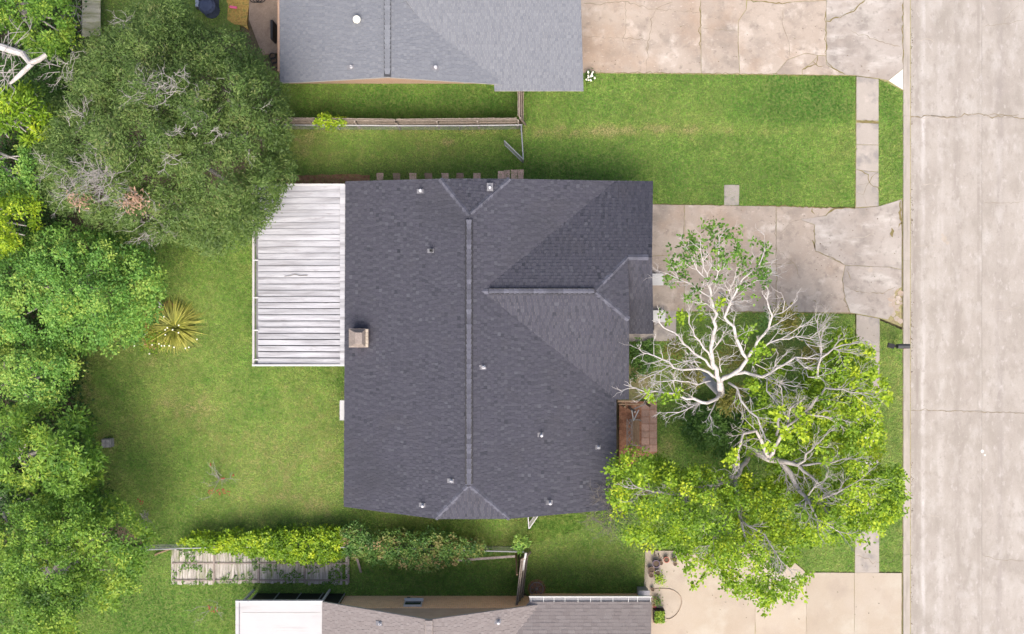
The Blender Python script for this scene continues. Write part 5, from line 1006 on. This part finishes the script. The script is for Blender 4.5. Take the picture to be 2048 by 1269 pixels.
def sword(label, cx_, cy_, n, L, seed, m='leaf_sword', group=None, h=1.0):
    t = thing('sword_plant', label, 'plant', P(cx_, cy_), group); r = random.Random(seed); mb = []
    co = []; tn = []; b = P(cx_, cy_)
    for k in range(n):
        a = r.uniform(0, 6.283); l = L * r.uniform(.55, 1.1); o = Vector((math.cos(a), math.sin(a), 0)); s_ = Vector((-o.y, o.x, 0)) * .03; el = r.uniform(.25, 1.2); base = b + o * r.uniform(0, .15)
        pts = [base + o * (l * f * math.cos(el) + .25 * f * f * l) + Vector((0, 0, h * l * (math.sin(el) * f - .42 * f * f) + .03)) for f in (0, .35, .7, 1)]; t0 = r.gauss(.5, .2)
        for i in range(3):
            w0, w1 = (1, 1.1, .7, .05)[i], (1, 1.1, .7, .05)[i + 1]; co.append([pts[i] - s_ * w0, pts[i] + s_ * w0, pts[i + 1] + s_ * w1, pts[i + 1] - s_ * w1]); tn.append(t0 + .12 * i - .1)
    tag(fast_mesh('leaf_blades', np.array([[list(v) for v in f] for f in co]), 4, M[m], t, {'tone': np.clip(np.array(tn), 0, 1)}), kind='stuff'); return t
pl_ = sword('large spiky yellow-green sword-leaved plant on the back lawn', 352, 654, 760, 1.4, 4)
sword('smaller spiky plant half hidden behind the large sword-leaved one', 324, 655, 200, 1.15, 5)
fl = thing('flowering_plant', 'green plant dotted with small white blooms below the sword-leaved plants', 'plant', P(320, 690))
leaves('foliage', unproj(RNG.normal((308, 680), (16, 14), (500, 2)), RNG.uniform(.1, .6, 500)), RNG.normal(0, 1, (500, 3)), M['leaf_yellow'], fl, .16, .05, RNG.normal(.35, .2, 500), 9)
for k, (x, y) in enumerate([(327, 634), (336, 656), (330, 660), (355, 651), (355, 666), (331, 670), (345, 660), (288, 670), (305, 690), (318, 688), (268, 692), (300, 708), (330, 692), (340, 692), (373, 697), (378, 695), (394, 679), (347, 695), (322, 692)]):
    c = P(x + random.gauss(0, 1), y, .95); MB().lathe([(.01, -.04), (.035, -.02), (.042, .01), (.02, .03)], c, 7).build('bloom', M['white_petal'], fl)
    MB().tube([(c.x, c.y, .02), (c.x, c.y, .92)], .008, 4).build('stalk', M['leaf_dark'], fl)
wf_ = thing('flower_bush', 'round bush of white flowers at the corner of the pale blue-grey roof', 'flowers', P(1181, 152))
leaves('foliage', unproj(RNG.normal((1181, 153), (6, 6), (250, 2)), RNG.uniform(.05, .45, 250)), RNG.normal(0, 1, (250, 3)), M['leaf_dark'], wf_, .1, .05, RNG.normal(.5, .2, 250), 10)
for k in range(22):
    c = P(1181 + random.gauss(0, 5), 152 + random.gauss(0, 5), .45 + random.uniform(0, .15)); MB().lathe([(.015, -.03), (.045, 0), (.05, .02), (.02, .045)], c, 7).build('bloom', M['white_petal'], wf_)
def redshrub(label, cx_, cy_, seed, n, reds, spread=18):
    t = thing('bare_shrub', label, 'shrub', P(cx_, cy_)); r = random.Random(seed); mb = MB()
    for k in range(n):
        a = r.uniform(0, 6.28); twig(mb, P(cx_ + r.gauss(0, 3), cy_ + r.gauss(0, 3), .02), (math.cos(a) * .8, math.sin(a) * .8, .8), r.uniform(.6, 1.1), .016, 2, r, 4, 2)
    tag(mb.build('branches', M['twig_grey'], t), kind='stuff')
    for (x, y) in reds:
        c = P(x, y, .55); m2 = MB()
        for j in range(5): m2.lathe([(.01, -.02), (.032, 0), (.02, .025)], c + Vector((r.gauss(0, .06), r.gauss(0, .06), r.gauss(0, .03))), 6)
        m2.build('red_blossom', M['red_petal'], t)
redshrub('sparse leafless shrub with red blossoms in the middle of the back lawn', 440, 955, 3, 9, [(419, 930), (467, 951), (445, 958), (417, 982), (425, 981), (436, 982), (445, 979), (441, 988), (457, 987), (448, 985)])
redshrub('sparse leafless shrub with red blossom beside the bottom left tree', 290, 1032, 4, 12, [(279, 1001), (284, 1004)])
redshrub('tiny red flowered shrub on the rear lawn by the white patio roof', 425, 1218, 5, 4, [(418, 1216), (425, 1221), (432, 1220)])

lx = np.concatenate([np.column_stack([RNG.normal(1823.5, 1.6, 170), RNG.choice([90, 240, 420, 640, 700, 960, 1180], 170) + RNG.normal(0, 45, 170)]), RNG.uniform([1310, 415], [1800, 620], (60, 2)), RNG.uniform([1300, 1105], [1790, 1280], (40, 2)), RNG.uniform([1713, 640], [1757, 1140], (60, 2)), RNG.uniform([1170, -10], [1800, 145], (40, 2))])
lz = np.where(lx[:, 0] > 1820, -.045, .062)
tag(leaves('fallen_leaves', unproj(lx, lz), RNG.normal(0, 1, (len(lx), 3)) * [1, 1, .1], M['litter_leaf'], None, .08, .045, RNG.random(len(lx)), 97), 'scattered dry leaves along the gutter and on the paving', kind='stuff')
# ------------------------------------------------------------------ small objects
mbx = thing('mailbox', 'black mailbox on a post at the kerb', 'mailbox', P(1786, 692))
b = P(1786, 692); MB().box((b.x, b.y, .52), (.11, .11, 1.08)).build('post', M['black'], mbx); MB().bar(P(1779, 690, 1.02), P(1795, 694, 1.02), .12, .08).build('arm', M['black'], mbx)
MB().box((P(1782, 692, 1.1).x, P(1782, 692, 1.1).y, 1.1), (.34, .24, .12), -.25).build('base_cap', M['black'], mbx)
c = P(1806, 693, 1.15); mb = MB(); prof = [(-.125, 0), (.125, 0), (.125, .15)] + [(.125 * math.cos(a), .15 + .125 * math.sin(a)) for a in [math.pi * k / 8 for k in range(1, 8)]] + [(-.125, .15)]
k = len(prof); mb.add([(c.x - .31, c.y + u, 1.05 + v) for u, v in prof] + [(c.x + .31, c.y + u, 1.05 + v) for u, v in prof], [tuple(range(k)), tuple(range(2 * k - 1, k - 1, -1))] + [(i, k + i, k + (i + 1) % k, (i + 1) % k) for i in range(k)])
bx = mb.build('box', M['dark_metal'], mbx); MB().box((c.x + .32, c.y, 1.17), (.02, .22, .24)).build('door', M['black'], bx); MB().box((c.x + .05, c.y - .14, 1.22), (.12, .015, .06)).build('flag', M['terra'], bx)
def wbox(label, x, y, sx, sy, h=.5):
    t = thing('utility_box', label, 'box', P(x, y)); p = P(x, y); MB().box((p.x, p.y, h / 2), (sx, sy, h)).build('body', M['white_paint'], t); MB().box((p.x, p.y, h + .015), (sx + .03, sy + .03, .03)).build('lid', M['white_paint'], t)
wbox('white square box on the driveway beside the garage eave', 1312, 560, .64, .6, .35); wbox('white square box on the walkway below the garage eave', 1316, 633, .66, .6, .35)
st_ = thing('stone_block', 'small grey stone block standing at the edge of the back lawn', 'stone', P(219, 885)); b = P(219, 885)
MB().box((b.x, b.y, .2), (.5, .46, .42), .05).build('block', M['stone'], st_)
for j, (dx, dy) in enumerate([(-.12, .1), (.1, .1), (-.12, -.1), (.1, -.1)]): MB().box((b.x + dx, b.y + dy, .43), (.2, .18, .05), .05).build('stone', M['stone'], st_)
bi = thing('garden_statue', 'small pale stone bird statue by the spiky plants', 'statue', P(326, 612)); b = P(326, 612)
MB().lathe([(.11, 0), (.08, .1), (.05, .3)], b, 10).build('base', M['stone'], bi); MB().tube([b + Vector((-.02, -.14, .34)), b + Vector((0, 0, .42)), b + Vector((.02, .1, .52)), b + Vector((-.06, .2, .56))], [.03, .09, .06, .02], 8).build('bird', M['white_patch'], bi)
pf = thing('post', 'grey weathered fence post among the trees at the lawn edge', 'post', P(133, 785)); b = P(133, 785); MB().box((b.x, b.y, .6), (.16, .7, 1.2)).build('post_board', M['stone'], pf); MB().box((b.x - .1, b.y, .7), (.06, .6, .8)).build('brace', M['grey_wood'], pf)
# porch bench and posts
pt = thing('porch_post', 'grey porch post with V shaped bracket under the porch beam', 'post', P(1258, 815)); b = P(1258, 815)
MB().box((b.x, b.y, 1.3), (.1, .1, 2.4)).build('post_shaft', M['grey_wood'], pt)
MB().bar((b.x, b.y - .5, 1.9), (b.x - .18, b.y + .1, 2.5), .05, .05).build('bracket', M['galv'], pt); MB().bar((b.x, b.y - .5, 1.9), (b.x + .18, b.y + .1, 2.5), .05, .05).build('bracket', M['galv'], pt)
bm = thing('porch_beam', 'brown wooden beam along the north side of the porch', 'beam', P(1265, 806)); MB().bar(P(1235, 803, 2.35), P(1276, 803, 2.35), .1, .16).build('beam', M['brown_wood'], bm); MB().bar(P(1237, 809, 2.2), P(1292, 809, 2.1), .07, .1).build('lower_beam', M['brown_wood'], bm); MB().bar(P(1268, 818, 2.1), P(1292, 808, 2.15), .07, .07).build('brace', M['grey_wood'], bm)
for x in (1240, 1290): q = P(x, 806, 0); MB().box((q.x, q.y, 1.1), (.09, .09, 2.25)).build('post_shaft', M['brown_wood'], bm)
bn_ = thing('bench', 'grey wooden porch bench with crossed slat back', 'bench', P(1265, 868)); z = .5
for x in (1254, 1264): MB().bar(P(x, 838, .95), P(x - 0, 893, .95), .05, .05).build('back_rail', M['grey_wood'], bn_)
for k in range(4):
    ya_, yb_2 = 840 + k * 13, 853 + k * 13
    MB().bar(P(1254.5, ya_, .95), P(1263.5, yb_2, .95), .035, .03).build('slat', M['grey_wood'], bn_); MB().bar(P(1254.5, yb_2, .96), P(1263.5, ya_, .96), .035, .03).build('slat', M['grey_wood'], bn_)
for k in range(4): MB().bar(P(1267 + k * 3.4, 838, .45), P(1267 + k * 3.4, 893, .45), .075, .03).build('seat_board', M['brown_wood'], bn_)
for y in (840, 891):
    MB().bar(P(1259, y, .93), P(1281, y, .65), .06, .04).build('armrest', M['grey_wood'], bn_)
    for x in (1259, 1279): q = P(x, y); MB().box((q.x, q.y, .32 if x > 1270 else .5), (.06, .06, .42 if x > 1270 else .8)).build('leg', M['grey_wood'], bn_)
# bins, pots, wheel and hose by the beige driveway
tb_ = thing('trash_bin', 'grey wheeled bin at the corner of the beige driveway', 'bin', P(1283, 1183)); b = P(1283, 1183)
MB().box((b.x, b.y, .45), (.5, .52, .9), 0, None, 1.12).build('body', M['bin'], tb_); MB().box((b.x, b.y, .95), (.62, .64, .06)).build('lid', M['bin'], tb_); MB().tube([b + Vector((-.3, -.22, 1.0)), b + Vector((.3, -.22, 1.0))], .02, 6).build('handle', M['black'], tb_)
for s_ in (-.28, .28): MB().tube([b + Vector((s_ - .03, -.24, .12)), b + Vector((s_ + .03, -.24, .12))], .12, 12).build('wheel', M['black'], tb_)
ww_ = thing('wagon_wheel', 'old wooden wheel lying against the leaning fence', 'wheel', P(1073, 1178)); b = P(1073, 1178, .06)
MB().tube([b + Vector((math.cos(a) * .36, math.sin(a) * .36, .06)) for a in [k * 6.2832 / 24 for k in range(25)]], .035, 6).build('rim', M['grey_wood'], ww_); MB().lathe([(.08, -.06), (.09, .1), (.05, .13)], b, 10).build('hub', M['grey_wood'], ww_)
for k in range(8): a = k * .7854; MB().bar(b + Vector((math.cos(a) * .07, math.sin(a) * .07, .05)), b + Vector((math.cos(a) * .35, math.sin(a) * .35, .05)), .03, .03).build('spoke', M['grey_wood'], ww_)
MB().lathe([(.5, -.06), (.48, -.03), (.1, -.02)], b, 16).build('base', M['mulch'], ww_)
def pot(label, x, y, r, h, m, plant=None, dark=True, seed=0):
    t = thing('plant_pot', label, 'pot', P(x, y)); b = P(x, y); b.z = ZS
    MB().lathe([(r * .7, 0), (r * .95, h * .8), (r * 1.05, h * .82), (r * 1.05, h), (r * .85, h), (r * .82, h * .82)], b, 16).build('pot', M[m], t); MB().lathe([(r * .83, h * .78), (r * .8, h * .86), (.02, h * .88)], b, 14).build('soil', M['pot_soil'], t)
    if plant:
        rr = np.random.default_rng(seed); n = plant[1]; C = np.array(b) + rr.normal(0, 1, (n, 3)) * [plant[2], plant[2], .05] + [0, 0, h + .08]
        leaves('foliage', C, rr.normal(0, 1, (n, 3)) * [1, 1, .4], M[plant[0]], t, .14, .06, rr.normal(.55, .2, n), seed)
    return t
pot('dark purple glazed pot at the driveway corner', 1310, 1124, .2, .4, 'purple'); pot('small brown pot beside the purple one', 1320.5, 1124, .11, .22, 'brown_pot'); pot('round red terracotta pot on the driveway', 1331, 1117, .155, .3, 'terra')
pot('grey-green pot with dead stems right of the red pot', 1347, 1116, .15, .28, 'stone', ('leaf_moss', 24, .08), seed=3); pot('brown pot touching the grey-green one', 1349, 1126, .11, .2, 'brown_pot'); pot('brown ringed pot at the driveway edge', 1301, 1137, .16, .3, 'brown_pot'); pot('smaller brown pot below the ringed one', 1301, 1148, .13, .26, 'brown_pot')
pot('pale grey ring shaped pot', 1314, 1144, .17, .24, 'stone'); pot('yellow-green potted plant below the pale ring pot', 1316, 1156, .14, .2, 'brown_pot', ('leaf_yellow', 110, .19), seed=4); pot('tiny brown pot at the end of the hose', 1304, 1177, .1, .2, 'brown_pot'); pot('pot of reddish foliage by the house wall', 1313, 1200, .17, .25, 'brown_pot', ('leaf_rust', 80, .15), seed=5)
tag(MB().lathe([(.09, 0), (.1, .12), (.03, .16)], P(1309, 1212, .04), 10).build('pink_ball', M['pink']), 'bright pink toy beside the reddish potted plant', 'toy')
st2 = thing('plant_stand', 'two small dark sticks leaning above the purple pot', 'stakes', P(1312, 1110)); MB().bar(P(1309, 1104, .05), P(1310, 1113, .5), .05, .04).build('stake', M['brown_wood'], st2); MB().bar(P(1317, 1108, .05), P(1319, 1116, .45), .05, .04).build('stake', M['brown_wood'], st2)
gb = thing('planter_box', 'dark square planter full of bright green leaves by the taupe roof corner', 'planter', P(1316, 1228)); b = P(1316, 1228)
MB().box((b.x, b.y, .27), (.58, .66, .46)).build('box', M['black'], gb); rr = np.random.default_rng(8); n = 520
leaves('foliage', np.array(b) + rr.uniform(-1, 1, (n, 3)) * [.25, .3, .06] + [0, 0, .58], rr.normal(0, 1, (n, 3)) * [1, 1, .5], M['leaf_bright'], gb, .13, .08, rr.normal(.72, .18, n), 12)
br = thing('brick_stack', 'few loose bricks below the green planter', 'bricks', P(1313, 1242))
for k, x in enumerate((1308, 1313, 1318)): b = P(x, 1242 + (k % 2)); MB().box((b.x, b.y, .09), (.1, .2, .09), .1 * k).build('brick', M['paver_pink'], br)
hs = [P(x, y, .07) for x, y in [(1304, 1179), (1320, 1178), (1340, 1179), (1354, 1186), (1362, 1196), (1363, 1208), (1358, 1222), (1350, 1232), (1340, 1238), (1332, 1238), (1325, 1233)]]
fine = []
for i in range(len(hs) - 1):
    p0, p1, p2, p3 = hs[max(i - 1, 0)], hs[i], hs[i + 1], hs[min(i + 2, len(hs) - 1)]
    for j in range(6): t = j / 6; fine.append(.5 * ((2 * p1) + (p2 - p0) * t + (2 * p0 - 5 * p1 + 4 * p2 - p3) * t * t + (3 * p1 - p0 - 3 * p2 + p3) * t ** 3))
tag(MB().tube(fine + [hs[-1]], .022, 6).build('garden_hose', M['hose'], None, True), 'brown garden hose looped on the beige driveway', 'hose')
wl_ = thing('garden_light', 'white round garden light in the lawn by the beige driveway', 'light', P(1447, 1130)); b = P(1447, 1132); MB().box((b.x, b.y, .02), (.45, .34, .05)).build('base', M['paver_red'], wl_); MB().lathe([(.03, .03), (.03, .35), (.12, .36), (.12, .42), (.02, .47)], b, 12).build('lamp_head', M['white_petal'], wl_)
tag(MB().box((*P(1433, 1137)[:2], .06), (.18, .14, .1), .4).build('valve_box', M['galv']), 'small grey valve box left of the round garden light', 'box')
# back patio of the north house
gl = thing('grill', 'barbecue grill under a navy cover at the top', 'grill', P(424, 22)); b = P(424, 22)
MB().lathe([(.45, .05), (.42, .5), (.46, .85), (.34, 1.0), (.05, 1.05)], b, 12).build('cover', M['blue_cloth'], gl); MB().box((b.x, b.y + .4, .55), (.8, .35, 1.0)).build('side_shelf', M['blue_cloth'], gl); MB().box((b.x, b.y, .05), (.6, .4, .12)).build('base', M['black'], gl)
cs = thing('bench', 'pale blue seat with two cushions beside the navy grill cover', 'bench', P(408, 10)); b = P(408, 8)
MB().box((b.x, b.y, .25), (.66, .7, .3)).build('frame', M['dark_metal'], cs)
for dx in (-.16, .16): MB().box((b.x + dx, b.y, .44), (.29, .6, .1)).build('cushion', M['blue_seat'], cs)
for sx in (-.28, .28):
    for sy in (-.3, .3): MB().box((b.x + sx, b.y + sy, .07), (.06, .06, .2)).build('leg', M['dark_metal'], cs)
tag(MB().tube([P(460, 14, .08), P(474, 16, .08)], .07, 8).build('pink_tube', M['pink']), 'bright pink toy tube on the fallen leaves', 'toy')
wr = thing('wire_rack', 'black wire coil at the top edge of the brown patio', 'wire', P(515, 0)); mb = MB()
for k in range(3): c = P(509 + k * 6, -2, .1 + k * .05); mb.tube([c + Vector((math.cos(a) * .26, math.sin(a) * .2, 0)) for a in [j * .3927 for j in range(17)]], .02, 5)
mb.build('coil', M['black'], wr)
dp = thing('patio_door', 'dark screen leaning on the wall behind the brown patio', 'screen', P(556, 70)); b = P(554, 72); MB().box((b.x, b.y, .7), (.12, 1.0, .9)).build('screen_panel', M['black'], dp)
for k in range(3): c = P(548 + k * 3, 118 + k * 8, 0); pot(['black tub behind the house corner under the tree', 'black tub, middle of the three by the house corner', 'black tub nearest the gable by the house corner'][k], 548 + k * 3, 116 + k * 9, .17, .3, 'black')
